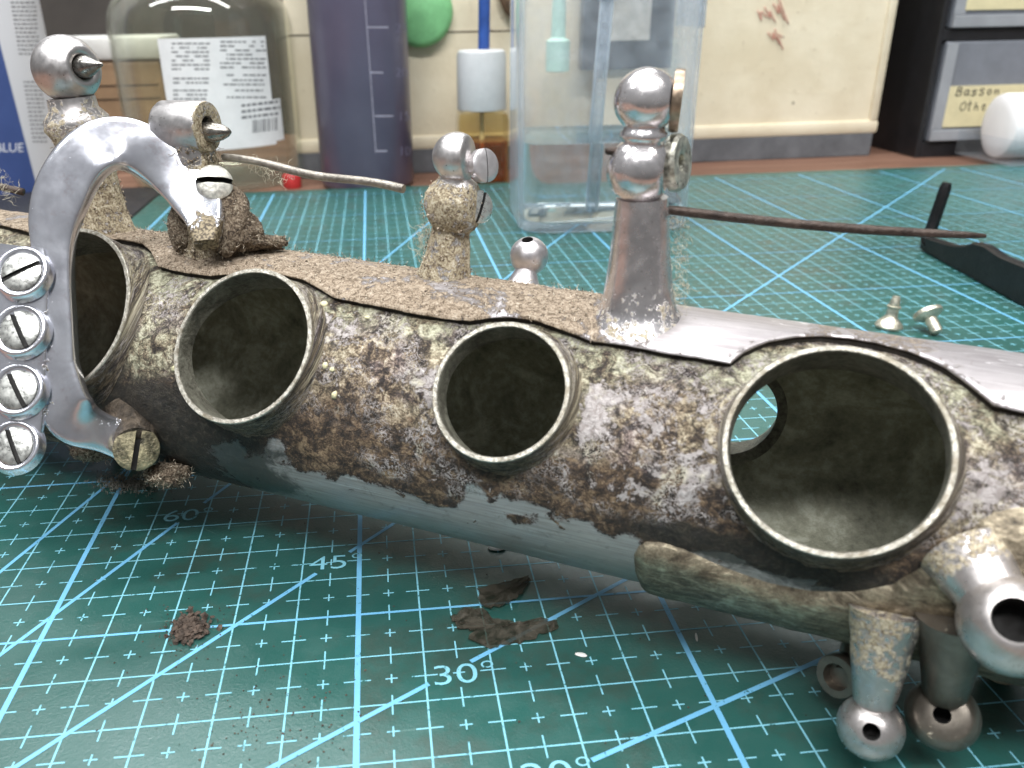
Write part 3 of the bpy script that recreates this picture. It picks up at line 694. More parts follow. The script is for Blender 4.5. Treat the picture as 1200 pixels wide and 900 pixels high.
# grey broken needle from that post
f0 = lean(B2, 262, 184); f1 = atd(473, 222.5, dep(f0)-1.6)
make('needle_spring', sweep([f0+(f1-f0)*t+A3(0, 0, .03*math.sin(t*9)) for t in np.linspace(0, 1, 16)], [pxr(f0, 4.2)]*5+[pxr(f0, 4.6)]*6+[pxr(f1, 4.9)]*3+[pxr(f1, 5.2)]*2, 10), M_GREYST, SAX, angle=40)
g0 = atd(-25, 213, dep(B1)+.3); g1_ = atd(27, 225, dep(B1)+.2)
make('needle_spring', sweep([g0+(g1_-g0)*t for t in np.linspace(0, 1, 6)], .075, 8), M_DARKST, SAX)

# lower posts
def low_post(px, py, s0, d0, ex, rpx, ax, dark=False, stem=(1.0, .82), cut=.95, hole=.24, base_px=None, flat=.93, mat_=None):
    c = onz(px, py, ex); r = pxr(c, rpx); s, d = solve2(lambda s, d: tpt(s, d, .15), (s0, d0), A3(*base_px)); b = tpt(s, d, .0)
    mb_ = MB(); ax = unit(tocam(c)+ax[0]*CR+ax[1]*CU); add_ball(mb_, c, r, ax, r*hole, flat)
    L = np.linalg.norm(c-b)
    mb_.add(*lathe([(r*stem[0]*1.35, -.15), (r*stem[0]*1.18, .1), (r*stem[0]*1.05, .3), (r*stem[0], .5), (r*stem[1], L-r*cut), (r*stem[1]*.8, L-r*(cut-.2))], b, c-b, 32))
    o = make('post', mb_, [mat_ or M_SILD, M_SLOT], SAX, angle=55, attrs=grime_attr(mb_, lambda p: -.07 if dark else .215*float(sstep(r*1.05, r*1.5, np.linalg.norm(p-c)))-.15))
    return o, c, r, s, d
M_LOWD = mat_silver('post_dark_tarnish', .0, (.20, .175, .145), .36, .8)
pa = low_post(1020, 852, 8.6, -28, .80, 37, (.03, -.15), base_px=(1036, 734), stem=(.86, .62))
pb = low_post(1104, 838, 9.2, -28, .95, 40, (0, 0), True, base_px=(1118, 738), stem=(.78, .60), hole=.22, flat=.72, mat_=M_LOWD)
pd_ = low_post(1186, 733, 9.2, 5, 3.0, 58, (.10, .12), base_px=(1140, 668), stem=(.68, .60), cut=.7, hole=.40, flat=.86)
cc = atd(986, 791, dep(pa[1])+.9); rc = pxr(cc, 26)
mb = MB(); mb.add(*lathe([(rc*.9, -.12), (rc, -.08), (rc, .1), (rc*.92, .14), (rc*.6, .14), (rc*.55, .0), (0, .0)], cc, unit(-CR*.75-CF*.55), 32))
mb.add(*lathe([(rc*.9, 0), (rc*.7, 1.2)], cc+CR*.2, tpt(8.4, -70, 0)-cc, 24))
make('post', mb, M_LOWD, SAX, angle=50, attrs=grime_attr(mb, lambda p: -.1))
# hidden feet: two stout posts under the far flank on which the tube stands
for s_, d_ in ((-6.5, -100), (10.5, -100)):
    b = tpt(s_, d_, 0); dv = rdir(math.radians(d_)); L = (b[2]-.30)/(-dv[2])
    mb = MB(); mb.add(*lathe([(.55, -.2), (.42, .1), (.34, max(.2, L))], b, dv, 24)); mb.add(*lathe([(0, -.3)]+sphere_profile(.3, -80, 80, 10)+[(0, .3)], b+dv*L, A3(0, 0, 1), 24))
    make('post', mb, M_SILD, SAX, angle=50, attrs=grime_attr(mb, lambda p: .1))

# --- the key guard bridging the first hole
def mat_guard():
    n = NM('guard_silver'); v = n.obj(); a = n.noise(v, 1.1, 5, .6, .5); b = n.noise(v, 7, 5, .7); g = n.attr('grime')
    st = n.noise(v, 3, 5, .6)
    c = n.mix(n.step(a, .3, .7), (.70, .70, .76), (.90, .91, .97))
    c = n.mix(n.step(n.noise(v, 2.6, 5, .7), .56, .68, 0, .45), c, (.62, .54, .56))
    k = n.step(n.m('ADD', b, g), .66, .74)
    c = n.mix(k, c, n.mix(n.step(n.noise(v, 22, 4), .4, .6), (.05, .035, .02), (.26, .21, .13)))
    return n.pbr(c, n.m('ADD', n.step(st, .3, .7, .17, .25), n.m('MULTIPLY', k, .35)), n.m('SUBTRACT', .96, n.m('MULTIPLY', k, .7)), n.bump(n.m('ADD', n.m('MULTIPLY', b, .05), n.m('MULTIPLY', k, .3)), .0003))
M_GUARD = mat_guard()
gn = unit(-CF+A3(0, 0, .28))            # the way the guard's face looks
DG0 = dep(tpt(-5.0, 36, 1.45)); DGU = dep(B2)-.75; DGL = dep(tpt(-3.05, -9, .28))
def gdepth(x, y):
    up = float(sstep(95, 245, x)*sstep(330, 180, y)); lo = float(sstep(62, 165, x)*sstep(430, 500, y))
    return DG0+(DGU-DG0)*up+(DGL-DG0)*lo
def guard():
    mb = MB()
    # centre lines in the picture with half widths (px); each becomes a rounded flat bar
    def bar(pts, hw, thick, seg=6, fwd=0.0):
        P = np.array(pts, float); t = np.r_[0, np.cumsum(np.linalg.norm(np.diff(P, axis=0), axis=1))]; tt = np.linspace(0, t[-1], seg*len(pts))
        # smooth
        X = np.interp(tt, t, P[:, 0]); Y = np.interp(tt, t, P[:, 1]); W = np.interp(tt, t, hw)
        for _ in range(10):
            for arr in (X, Y, W): arr[1:-1] = .25*arr[:-2]+.5*arr[1:-1]+.25*arr[2:]
        rings = []
        for i in range(len(tt)):
            c = atd(X[i], Y[i], gdepth(X[i], Y[i])-fwd); j0, j1 = max(i-1, 0), min(i+1, len(tt)-1)
            tg = unit(atd(X[j1], Y[j1], gdepth(X[j1], Y[j1]))-atd(X[j0], Y[j0], gdepth(X[j0], Y[j0])))
            nn = unit(gn-tg*(gn @ tg)); sd = np.cross(tg, nn); hw_ = pxr(c, W[i]); th = thick
            pr = []
            for q in np.linspace(0, 2*math.pi, 32, endpoint=False):
                cq, sq = math.cos(q), math.sin(q); e = .42
                pr.append(c+sd*hw_*math.copysign(abs(cq)**e, cq)+nn*(th*math.copysign(abs(sq)**.42, sq)-th*.5))
            rings.append(pr)
        mb.add(*loft(rings))
    bar([(66, 425), (66, 380), (63, 330), (60, 290), (60, 262), (68, 230), (80, 203), (97, 180), (120, 165), (145, 164), (170, 175), (195, 193), (218, 214), (233, 234), (240, 256), (240, 284)], [22, 20, 20, 23, 29, 34, 34, 34, 33, 32, 31, 30, 30, 30, 22, 13], .15)
    bar([(58, 360), (64, 400), (70, 440), (74, 478), (90, 496), (115, 505), (140, 514), (163, 523)], [18, 18, 22, 30, 30, 22, 22, 26], .15)
    bar([(20, 288), (17, 310), (14, 350), (13, 386), (12, 420), (11, 456), (9, 490), (7, 522), (6, 548)], [34, 42, 42, 42, 42, 42, 42, 40, 26], .10, 6, .09)
    return mb
mb = guard()
gv = np.array(mb.v); gpx = np.array([pj(p) for p in gv])
gr = .16*np.exp(-((gpx[:, 0]-54)/7)**2)*(gpx[:, 1] > 330)*(gpx[:, 1] < 520)+.22*np.exp(-(((gpx[:, 0]-150)/26)**2+((gpx[:, 1]-495)/14)**2))+.55*np.exp(-(((gpx[:, 0]-244)/26)**2+((gpx[:, 1]-278)/32)**2))-.04
GUARD = make('key_guard', mb, M_GUARD, SAX, angle=60, attrs={'grime': gr})
# raised bosses with slotted bumper screws
for (x, y, r_, an) in ((24, 318, 24, 28), (22, 386, 24, 118), (19, 456, 24, 120), (15, 522, 23, 115)):
    c = atd(x, y, DG0-.225); R_ = pxr(c, r_+7); ri = pxr(c, r_)
    prof = [(R_*1.14, -.14), (R_*1.08, -.07), (R_*1.02, -.01), (R_*.96, .015), (R_*.90, .015), (ri*1.02, -.02), (ri*1.0, -.2)]
    v_, f_ = lathe(prof, c, gn, 40); f_ = f_[:-2]
    b = MB(); b.add(v_, f_); bo = make('boss', b, M_GUARD, GUARD, angle=50, attrs={'grime': np.full(len(b.v), -.03)})
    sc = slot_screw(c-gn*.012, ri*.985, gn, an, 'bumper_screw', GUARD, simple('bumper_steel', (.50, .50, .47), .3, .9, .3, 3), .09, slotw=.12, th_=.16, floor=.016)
# foot screws
c = atd(252, 213, dep(B2)-1.0); ax_ = unit(CR*.35-CF*.75+CU*.15)
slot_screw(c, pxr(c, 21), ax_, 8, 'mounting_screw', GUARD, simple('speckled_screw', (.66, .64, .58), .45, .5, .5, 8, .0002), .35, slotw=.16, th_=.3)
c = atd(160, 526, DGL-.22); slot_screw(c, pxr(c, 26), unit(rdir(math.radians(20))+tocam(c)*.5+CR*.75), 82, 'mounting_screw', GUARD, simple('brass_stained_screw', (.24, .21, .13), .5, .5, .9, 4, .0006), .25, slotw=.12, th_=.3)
M_CAKE0 = simple('foot_tarnish', (.075, .058, .042), .6, .4, .85, 4, .001, 7); c2 = tpt(-3.0, -12, 0); b = MB(); b.add(*lathe([(.56, -.2), (.44, .02), (.38, .16), (.34, np.linalg.norm(c-c2)-.12)], c2, c-c2, 32)); make('foot', b, M_CAKE0, GUARD, angle=50)

# --- caked dirt and fibres on the rib and posts (nobody could count it)
M_FIB = NM('dust_fibre'); _v = M_FIB.obj(); _r = M_FIB.noise(_v, 22, 3)
M_FIB = M_FIB.pbr(M_FIB.ramp(_r, [(.38, (.035, .024, .016)), (.47, (.20, .15, .10)), (.56, (.48, .40, .30)), (.68, (.74, .68, .57))]), .85)
def fibre(mb_, p, nrm, L, r, curl=1.0):
    t = unit(RNG.normal(0, 1, 3)); t = unit(t-nrm*(t @ nrm)*.8+nrm*RNG.uniform(.0, .5)); ax_ = unit(RNG.normal(0, 1, 3)); pts = [np.asarray(p)+nrm*.005]
    for k in range(4):
        t = unit(t+np.cross(ax_, t)*curl*RNG.uniform(.2, 1.0)); pts.append(pts[-1]+t*L/4)
    mb_.add(*sweep(pts, [r, r, r, r, r*.5], 3, False))
def chunk(mb_, p, nrm, r):
    bmv = []
    ph = RNG.uniform(0, 6.28)
    for k in range(5): bmv.append(p+r*RNG.uniform(.6, 1.2)*(math.cos(ph+k*1.256)*frame_of(nrm)[0]+math.sin(ph+k*1.256)*frame_of(nrm)[1]))
    o = [p+nrm*r*RNG.uniform(.5, 1.0), p-nrm*r*.4]
    mb_.add(bmv+o, [(k, (k+1) % 5, 5) for k in range(5)]+[((k+1) % 5, k, 6) for k in range(5)])
fb = MB()
for _ in range(1900):
    s_ = RNG.uniform(-7.5, 4.7); lo = np.interp(s_, [p[0] for p in RIBN], [p[1] for p in RIBN]); d_ = RNG.uniform(lo+1, 118)
    nrm = rdir(math.radians(d_)); p = tpt(s_, d_, .135)
    if RNG.random() < .45: fibre(fb, p, nrm, RNG.uniform(.04, .15), RNG.uniform(.003, .006), 1.2)
    else: chunk(fb, p, nrm, RNG.uniform(.008, .024))
o = make('dust', fb, M_FIB, rib, smooth=False); o['kind'] = 'stuff'
M_DKF = NM('dark_fibre'); _v = M_DKF.obj(); _r = M_DKF.noise(_v, 16, 3)
M_DKF = M_DKF.pbr(M_DKF.ramp(_r, [(.35, (.04, .028, .018)), (.48, (.20, .15, .10)), (.62, (.62, .55, .43))]), .85)
def caked(post, base, axis_, L, r_of, n, mats, h0=0, hh=None, lng=(.06, .2)):
    fb_ = MB(); a, b, c_ = frame_of(axis_)
    for _ in range(n):
        h = RNG.uniform(h0, hh or L); q = RNG.uniform(0, 2*math.pi); nrm = math.cos(q)*a+math.sin(q)*b; p = base+c_*h+nrm*r_of(h)
        if RNG.random() < .6: fibre(fb_, p, nrm, RNG.uniform(*lng), RNG.uniform(.003, .007), 1.4)
        else: chunk(fb_, p, nrm, RNG.uniform(.012, .035))
    o_ = make('dust', fb_, mats, post, smooth=False); o_['kind'] = 'stuff'
caked(p3, B3, axx3, L3, lambda h: pxr(B3, np.interp(h, [0, .3, L3*.5, L3*.62, L3*.72, L3, L3+.3, L3+.4], [33, 28, 24, 22, 30, 35, 26, 19])), 300, M_FIB, 0, L3+.4, (.04, .12))
caked(p1, B1, a1_, L1, lambda h: pxr(B1, np.interp(h, [0, .4, L1*.7, L1], [33, 29, 27, 36])), 350, M_FIB, 0, L1+.2, (.04, .13))
caked(p2, B2, a2_, L2, lambda h: pxr(B2, np.interp(h, [0, .5, L2*.6, L2], [36, 28, 24, 22])), 800, M_DKF, 0, L2-.3)
rs = MB()
for px_, py_, r_, ex_ in ((380, 356, .055, 1.3), (381, 428, .05, .9), (389, 433, .035, 1.2), (392, 463, .06, .7), (204, 432, .05, .8), (430, 372, .03, 1.4), (1075, 628, .03, 1)):
    s_, d_ = solve2(lambda a, b: tpt(a, b, .01), (0.5, 50), A3(px_, py_)); nr_ = rdir(math.radians(d_)); q = frame_of(nr_)
    rs.add(*[z for z in (lambda c_, r1_, e1_: (lambda n_=9: (
        [c_+q[0]*w_[0]*r1_*e1_+q[1]*w_[1]*r1_+q[2]*w_[2]*r1_*.7 for w_ in [A3(math.sin(math.pi*i_/n_)*math.cos(math.pi*j_/n_), math.sin(math.pi*i_/n_)*math.sin(math.pi*j_/n_), math.cos(math.pi*i_/n_))*(1+.5*(float(fbm(A3(i_*.6, j_*.6, px_), 2))-.5)) for i_ in range(n_+1) for j_ in range(2*n_)]],
        [(i_*2*n_+j_, (i_+1)*2*n_+j_, (i_+1)*2*n_+(j_+1) % (2*n_), i_*2*n_+(j_+1) % (2*n_)) for i_ in range(n_) for j_ in range(2*n_)]))())(tpt(s_, d_, .01), r_, ex_)])
o = make('residue', rs, simple('yellow_residue', (.62, .58, .36), .7, 0, .2, 6, .0001), SAX); o['kind'] = 'stuff'
# brown lump that has built up on the guard foot
lump = MB()
def blob_mesh(c, rx, ry, rz, B, sd, amp=.35, n=22):
    v = []; f = []
    for i in range(n+1):
        for j in range(2*n):
            a = math.pi*i/n; q = 2*math.pi*j/(2*n); u_ = A3(math.sin(a)*math.cos(q), math.sin(a)*math.sin(q), math.cos(a))
            k = 1+amp*(float(fbm(u_*2.2+sd, 4))-.5)*2+.12*(float(fbm(u_*9+sd, 3))-.5); w_ = u_*k
            v.append(np.asarray(c)+B[0]*w_[0]*rx+B[1]*w_[1]*ry+B[2]*w_[2]*rz)
    for i in range(n):
        for j in range(2*n): k = (j+1) % (2*n); f.append((i*2*n+j, (i+1)*2*n+j, (i+1)*2*n+k, i*2*n+k))
    return v, f
def mat_cake():
    n = NM('caked_dirt'); v = n.obj(); b = n.noise(v, 8, 6, .75, 1.2); d = n.noise(v, 30, 4, .7)
    c = n.ramp(n.m('ADD', n.m('MULTIPLY', b, .5), n.m('MULTIPLY', d, .5)), [(.36, (.014, .010, .007)), (.45, (.085, .058, .038)), (.53, (.27, .205, .14)), (.66, (.62, .55, .43))])
    return n.pbr(c, .85, 0, n.bump(n.m('ADD', b, d), .0006))
M_CAKE = mat_cake()
BB = (CR, CU, CF)
lump.add(*blob_mesh(atd(266, 256, dep(B2)-.72), pxr(B2, 25), pxr(B2, 40), .24, BB, 3.0, .22))
lump.add(*blob_mesh(atd(282, 272, dep(B2)-.5), pxr(B2, 24), pxr(B2, 24), .3, BB, 8.0, .4))
lump.add(*blob_mesh(atd(290, 285, dep(B2)-.30), pxr(B2, 40), pxr(B2, 9), .35, BB, 9.0, .6))
lump.add(*blob_mesh(atd(214, 264, dep(B2)-.35), pxr(B2, 16), pxr(B2, 30), .22, BB, 5.0, .2))
lump.add(*blob_mesh(atd(196, 556, DGL+.45), pxr(A3(*c), 26), pxr(A3(*c), 16), .35, BB, 11.0))
lump.add(*blob_mesh(atd(112, 528, DGL+.45), pxr(A3(*c), 28), pxr(A3(*c), 14), .3, BB, 12.0))
lump = make('caked_dirt', lump, M_CAKE, SAX); lump['kind'] = 'stuff'
fb = MB(); lv = np.array([np.array(v.co)/S for v in lump.data.vertices])+ORG[SAX.name]; ln = np.array([np.array(v.normal) for v in lump.data.vertices])
for i in RNG.integers(0, len(lv), 2600): fibre(fb, lv[i], ln[i], RNG.uniform(.05, .18), RNG.uniform(.003, .007), 1.3)
o = make('lint', fb, M_DKF, lump, smooth=False); o['kind'] = 'stuff'
# lint hanging by the tall post and the needles
fb = MB(); M_LINT = simple('pale_lint', (.48, .44, .34), .9, 0, .4, 5, 0)
for (x0, y0, x1, y1, k, dd) in ((793, 252, 799, 345, 150, .1), (788, 345, 800, 360, 50, .05), (502, 258, 494, 300, 130, 0), (300, 190, 335, 212, 60, -.3), (0, 205, 8, 235, 60, 0)):
    base = B5 if x0 > 700 else (B3 if x0 > 400 else B2)
    for _ in range(k):
        t = RNG.random(); p = atd(x0+(x1-x0)*t+RNG.normal(0, 6), y0+(y1-y0)*t+RNG.normal(0, 5), dep(base)+dd+RNG.normal(0, .08)-.25*(x0 > 700)); fibre(fb, p, unit(RNG.normal(0, 1, 3)), RNG.uniform(.1, .30), RNG.uniform(.0018, .0034), 1.8)
o = make('lint', fb, M_LINT, SAX, smooth=False); o['kind'] = 'stuff'

# ================================================================== small things on the mat
M_BRASSY = simple('nickel_screw', (.55, .52, .42), .35, .8, .4, 5, .0002)
pS = onz(1041, 384)
mb = MB(); ps = pS+A3(0, 0, 0)
mb.add(*lathe([(.38, .0), (.40, .06), (.36, .15), (.28, .24), (.18, .34), (.165, .45), (.165, .62), (.20, .64), (.20, .68), (.15, .70), (.15, .76), (.12, .90), (.10, .98)], ps, unit(A3(.10, .05, 1)), 24))
tag(make('loose_screw', mb, M_BRASSY, angle=40), 'small loose screw standing on its flat head, threaded tip up, on the mat', 'screw', 'loose screws behind the saxophone')
pS = onz(1087, 390)
mb = MB(); axs = unit(A3(-.10, .62, .55)); hc = pS+A3(0, .15, .36)
mb.add(*lathe([(.40, .10), (.42, .05), (.41, -.02), (.30, -.10), (.17, -.16), (.165, -.60), (.12, -.64)], hc, axs, 28))
zmin = min(v[2] for v in mb.v); mb.v = [(v[0], v[1], v[2]-zmin+.008) for v in mb.v]
tag(make('loose_screw', mb, M_BRASSY, angle=40), 'small loose screw lying tilted, round head up and shank toward the saxophone', 'screw', 'loose screws behind the saxophone')
# black bent tool
k0 = onz(1083, 293); k1 = onz(1200, 357); dv = unit(k1-k0); sd = np.cross(dv, A3(0, 0, 1))
mb = MB(); rings = []
prof = [(0, .05, .50, .2), (.35, .0, .62, .2), (1.0, .0, .66, .2), (2.2, .0, .78, .2), (3.0, .0, .98, .2), (3.5, .0, 1.22, .2), (4.2, .0, 1.28, .2), (5.2, .0, 1.18, .2), (7, 0, 1.25, .2), (12, 0, 1.3, .2)]
for a, z0, z1, hw in prof:
    c = k0+dv*a; rings.append([c+sd*hw*.6+A3(0, 0, z0), c-sd*hw*.6+A3(0, 0, z0), c-sd*hw+A3(0, 0, z0+.06), c-sd*hw+A3(0, 0, z1-.06), c-sd*hw*.6+A3(0, 0, z1), c+sd*hw*.6+A3(0, 0, z1), c+sd*hw+A3(0, 0, z1-.06), c+sd*hw+A3(0, 0, z0+.06)])
v_, f_ = loft(rings); mb.add(v_, f_)
zt = lean(k0, 1110, 214)
mb.add(*sweep([k0+dv*.3+A3(0, 0, .3), k0+dv*.12+A3(0, 0, .34), k0+A3(0, 0, .55), k0*.75+zt*.25, k0*.5+zt*.5, zt*.92+k0*.08, zt], [.24, .25, .25, .24, .235, .23, .17], 8))
tag(make('bent_tool', mb, simple('black_oxide_steel', (.018, .017, .018), .38, .6, .4, 2, .0001), angle=40), 'black L-shaped steel tool with upright tip lying on the mat at right', 'hand tool')
# flakes and crumbs on the mat
def flake(name, outline, z, mat_, curl=.05, rough=.08, thick=.012):
    P = np.array([onz(x, y)[:2] for x, y in outline]); c = P.mean(0); n = len(P); mb_ = MB(); rr = [1.0, .8, .55, .28]
    dense = []
    for i in range(n):
        a, b = P[i], P[(i+1) % n]
        for t in np.linspace(0, 1, 5, endpoint=False): dense.append(a+(b-a)*t+RNG.normal(0, .02, 2))
    dense = np.array(dense); m_ = len(dense)
    for side in (0, 1):
        for r_ in rr:
            for q in dense:
                xy = c+(q-c)*r_; zz = z+curl*r_**2*float(fbm(A3(xy[0]*1.3, xy[1]*1.3, 4), 2))+rough*(float(fbm(A3(xy[0]*3, xy[1]*3, 9), 3))-.35)*.5
                mb_.v.append((xy[0], xy[1], max(.006, zz)+(thick if side else 0)))
        mb_.v.append((c[0], c[1], z+.01+(thick if side else 0)))
    off = m_*len(rr)+1
    for side in (0, 1):
        o_ = side*off
        for k in range(len(rr)-1):
            for j in range(m_):
                jj = (j+1) % m_; q = (o_+k*m_+j, o_+k*m_+jj, o_+(k+1)*m_+jj, o_+(k+1)*m_+j); mb_.f.append(q if side else q[::-1]); mb_.m.append(0)
        for j in range(m_):
            q = (o_+(len(rr)-1)*m_+j, o_+(len(rr)-1)*m_+(j+1) % m_, o_+len(rr)*m_); mb_.f.append(q if side else q[::-1]); mb_.m.append(0)
    for j in range(m_): jj = (j+1) % m_; mb_.f.append((j, jj, off+jj, off+j)[::-1]); mb_.m.append(0)
    return make(name, mb_, mat_, angle=60)
def mat_film():
    n = NM('brown_film'); v = n.obj(); b = n.noise(v, 5, 6, .7, .6); tr = n.n('ShaderNodeBsdfTransparent', {'Color': (.74, .70, .64)})
    p = n.n('ShaderNodeBsdfPrincipled', {'Base Color': n.ramp(b, [(.35, (.05, .045, .035)), (.6, (.13, .115, .09)), (.75, (.26, .23, .19))]), 'Roughness': .6, 'Normal': n.bump(b, .0003)})
    mx = n.n('ShaderNodeMixShader', {0: n.step(b, .35, .6, .18, .42), 1: tr.outputs[0], 2: p.outputs[0]}); n.nt.links.new(mx.outputs[0], n.out.inputs[0]); return n.mat
M_FILM = mat_film()
tag(flake('film_flake', [(562, 692), (585, 686), (612, 679), (619, 676), (622, 682), (612, 697), (598, 710), (575, 716), (562, 712)], .012, M_FILM, .05, .03), 'upper brown translucent flake of old lacquer lying on the mat grid', 'flake', 'lacquer flakes on the mat')
tag(flake('film_flake', [(527, 726), (545, 715), (565, 717), (580, 726), (604, 731), (630, 728), (654, 729), (653, 738), (620, 752), (592, 756), (570, 761), (548, 751), (556, 742), (535, 735)], .010, M_FILM, .04, .03), 'lower wider brown translucent lacquer flake beside the 30 degree mark', 'flake', 'lacquer flakes on the mat')
cl_ = MB(); p = onz(222, 739)
for _ in range(260):
    q = p+A3(RNG.normal(0, .15), RNG.normal(0, .17), abs(RNG.normal(0, .045))+.01); fibre(cl_, q, A3(0, 0, 1), RNG.uniform(.03, .10), RNG.uniform(.004, .009), 1.5)
for _ in range(420): chunk(cl_, p+A3(RNG.normal(0, .12), RNG.normal(0, .14), abs(RNG.normal(0, .035))+.02), unit(A3(*RNG.normal(0, .5, 2), 1)), RNG.uniform(.02, .075))
for _ in range(90): chunk(cl_, p+A3(RNG.normal(0, .42), RNG.normal(0, .42), .012), A3(0, 0, 1), RNG.uniform(.008, .022))
M_CRUMB = simple('brown_crumb', (.070, .050, .038), .9, 0, .6, 6, 0)
tag(make('dirt_crumb', cl_, M_CRUMB, smooth=False), 'brown fuzzy crumb of dirt on the mat between the 60 and 45 degree lines', 'debris')
cl_ = MB()
for _ in range(700):
    q = onz(RNG.normal(148, 17), RNG.normal(569, 5)); q = q+A3(0, 0, abs(RNG.normal(0, .06))+.01); fibre(cl_, q, A3(0, 0, 1), RNG.uniform(.04, .16), RNG.uniform(.004, .010), 1.5)
tag(make('lint_clump', cl_, simple('grey_lint', (.20, .19, .16), .9, 0, .5, 6, 0), smooth=False), 'grey clump of lint on the mat under the key guard foot', 'debris')
M_CHIP = simple('white_chip', (.75, .74, .70), .5, 0, .1)
def chip(px, py, r, el, rot, lab):
    p = onz(px, py); mb_ = MB(); v_, f_ = blob_mesh(p+A3(0, 0, r*.3), r*el, r, r*.32, (A3(math.cos(rot), math.sin(rot), 0), A3(-math.sin(rot), math.cos(rot), 0), A3(0, 0, 1)), px*.1, .25, 8); mb_.add(v_, f_)
    tag(make('chip', mb_, M_CHIP), lab, 'debris', 'white chips on the mat')
chip(584, 642, .13, 1.5, 0, 'white flake peeking out under the lower edge of the saxophone tube')
chip(681, 768, .045, 2.2, -.4, 'tiny white splinter on the mat right of the lacquer flakes')
chip(816, 747, .02, 5, 1.3, 'hair-thin white splinter on the mat near the lower post plate')
# scattered crumbs nobody could count
cr = MB()
for _ in range(260):
    x, y = RNG.uniform(-9, 9), RNG.uniform(-7, 6); 
    if RNG.random() < .5: x, y = onz(RNG.normal(330, 60), RNG.normal(840, 40))[:2]
    chunk(cr, A3(x, y, .008), A3(0, 0, 1), RNG.uniform(.008, .022))
o = make('crumbs', cr, M_CRUMB, org=A3(0, 0, 0), smooth=False); tag(o, 'scattered tiny brown dirt specks on the cutting mat', None, kind='stuff')

# ================================================================== background on the bench
ZB = -.3
M_CREAM = NM('cream_paint'); _v = M_CREAM.obj(); _a = M_CREAM.noise(_v, .22, 5, .6); _b = M_CREAM.noise(_v, 1.6, 6, .7); _c = M_CREAM.noise(M_CREAM.scale(_v, (1, 1, .35)), 1.0, 5, .65)
_col = M_CREAM.mix(M_CREAM.step(_a, .3, .7), (.66, .57, .41), (.76, .68, .52)); _col = M_CREAM.mix(M_CREAM.step(_b, .62, .72, 0, .55), _col, (.36, .28, .17))
_col = M_CREAM.mix(M_CREAM.step(_c, .62, .75, 0, .4), _col, (.45, .40, .27)); _sp = M_CREAM.step(M_CREAM.vor(_v, .55), .07, .045); _col = M_CREAM.mix(M_CREAM.m('MULTIPLY', _sp, .7), _col, (.16, .13, .09))
M_CREAM = M_CREAM.pbr(_col, .42, 0, M_CREAM.bump(_b, .0004))
M_PLINTH = simple('grey_plinth', (.12, .125, .135), .55, 0, .3, .6)
cabx0, cabx1 = -4.1, 33.6
def cab_y(u): return 42.6+.02*u
def cabpt(u, z, out=0): return A3(u, cab_y(u)-out, z)
CAB = empty('metal_cabinet', A3(14, 44, ZB)); tag(CAB, 'cream painted metal cabinet with grey plinth and red scribble standing behind the mat', 'cabinet')
dx = unit(A3(1, .02, 0)); dy = A3(-dx[1], dx[0], 0)
def slab(u0, u1, z0, z1, out, depth, bev): c = (cabpt(u0, 0, out)+cabpt(u1, 0, out))/2+dy*depth/2; c[2] = (z0+z1)/2; return rbox(c, dx*(u1-u0)/2, dy*depth/2, A3(0, 0, (z1-z0)/2), bev)
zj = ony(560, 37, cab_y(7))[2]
make('panel', slab(cabx0, cabx1, 1.4, 26, 0, 6, .12), M_CREAM, CAB, smooth=False)
make('seam', slab(cabx0+.1, 9.3, zj-.045, zj+.045, .012, .1, 0), simple('seam_shadow_paint', (.10, .075, .05), .7), CAB, smooth=False)  # thin proud strip; the groove's shade is painted on as dark colour
make('lip', slab(cabx0, cabx1+.15, 1.15, 2.0, .22, 1, .2), M_CREAM, CAB, angle=40)
make('plinth', slab(cabx0, cabx1-.1, ZB, 1.2, .15, 5, .08), M_PLINTH, CAB, smooth=False)
make('edge_fold', slab(cabx1-.55, cabx1+.05, 1.9, 26, .22, 1.2, .2), M_CREAM, CAB, angle=40)
# red marker scribble, illegible
M_RED = simple('red_marker', (.58, .27, .22), .7, 0, .3, 3, 0)
def strokes(name, parent, polys, fn, r, mat_):
    b = MB()
    for pl in polys:
        P = np.array(pl, float); t = np.linspace(0, len(P)-1, 5*len(P)); X = np.interp(t, range(len(P)), P[:, 0]); Y = np.interp(t, range(len(P)), P[:, 1])
        for _ in range(3): X[1:-1] = .25*X[:-2]+.5*X[1:-1]+.25*X[2:]; Y[1:-1] = .25*Y[:-2]+.5*Y[1:-1]+.25*Y[2:]
        b.add(*sweep([fn(x, y) for x, y in zip(X, Y)], r, 5))
    return make(name, b, mat_, parent)
fnc = lambda x, y: ony(x, y, cab_y(25)-.07)
strokes('marker_scribble', CAB, [[(888, 12), (893, 26), (891, 12), (899, 20)], [(896, 8), (904, 24), (901, 10), (909, 26)], [(906, 4), (914, 18), (911, 2), (920, 24)], [(912, -4), (924, 28)], [(900, 38), (908, 48), (905, 36), (914, 52)], [(908, 34), (918, 58)], [(913, 40), (917, 44)]], fnc, .032, M_RED)

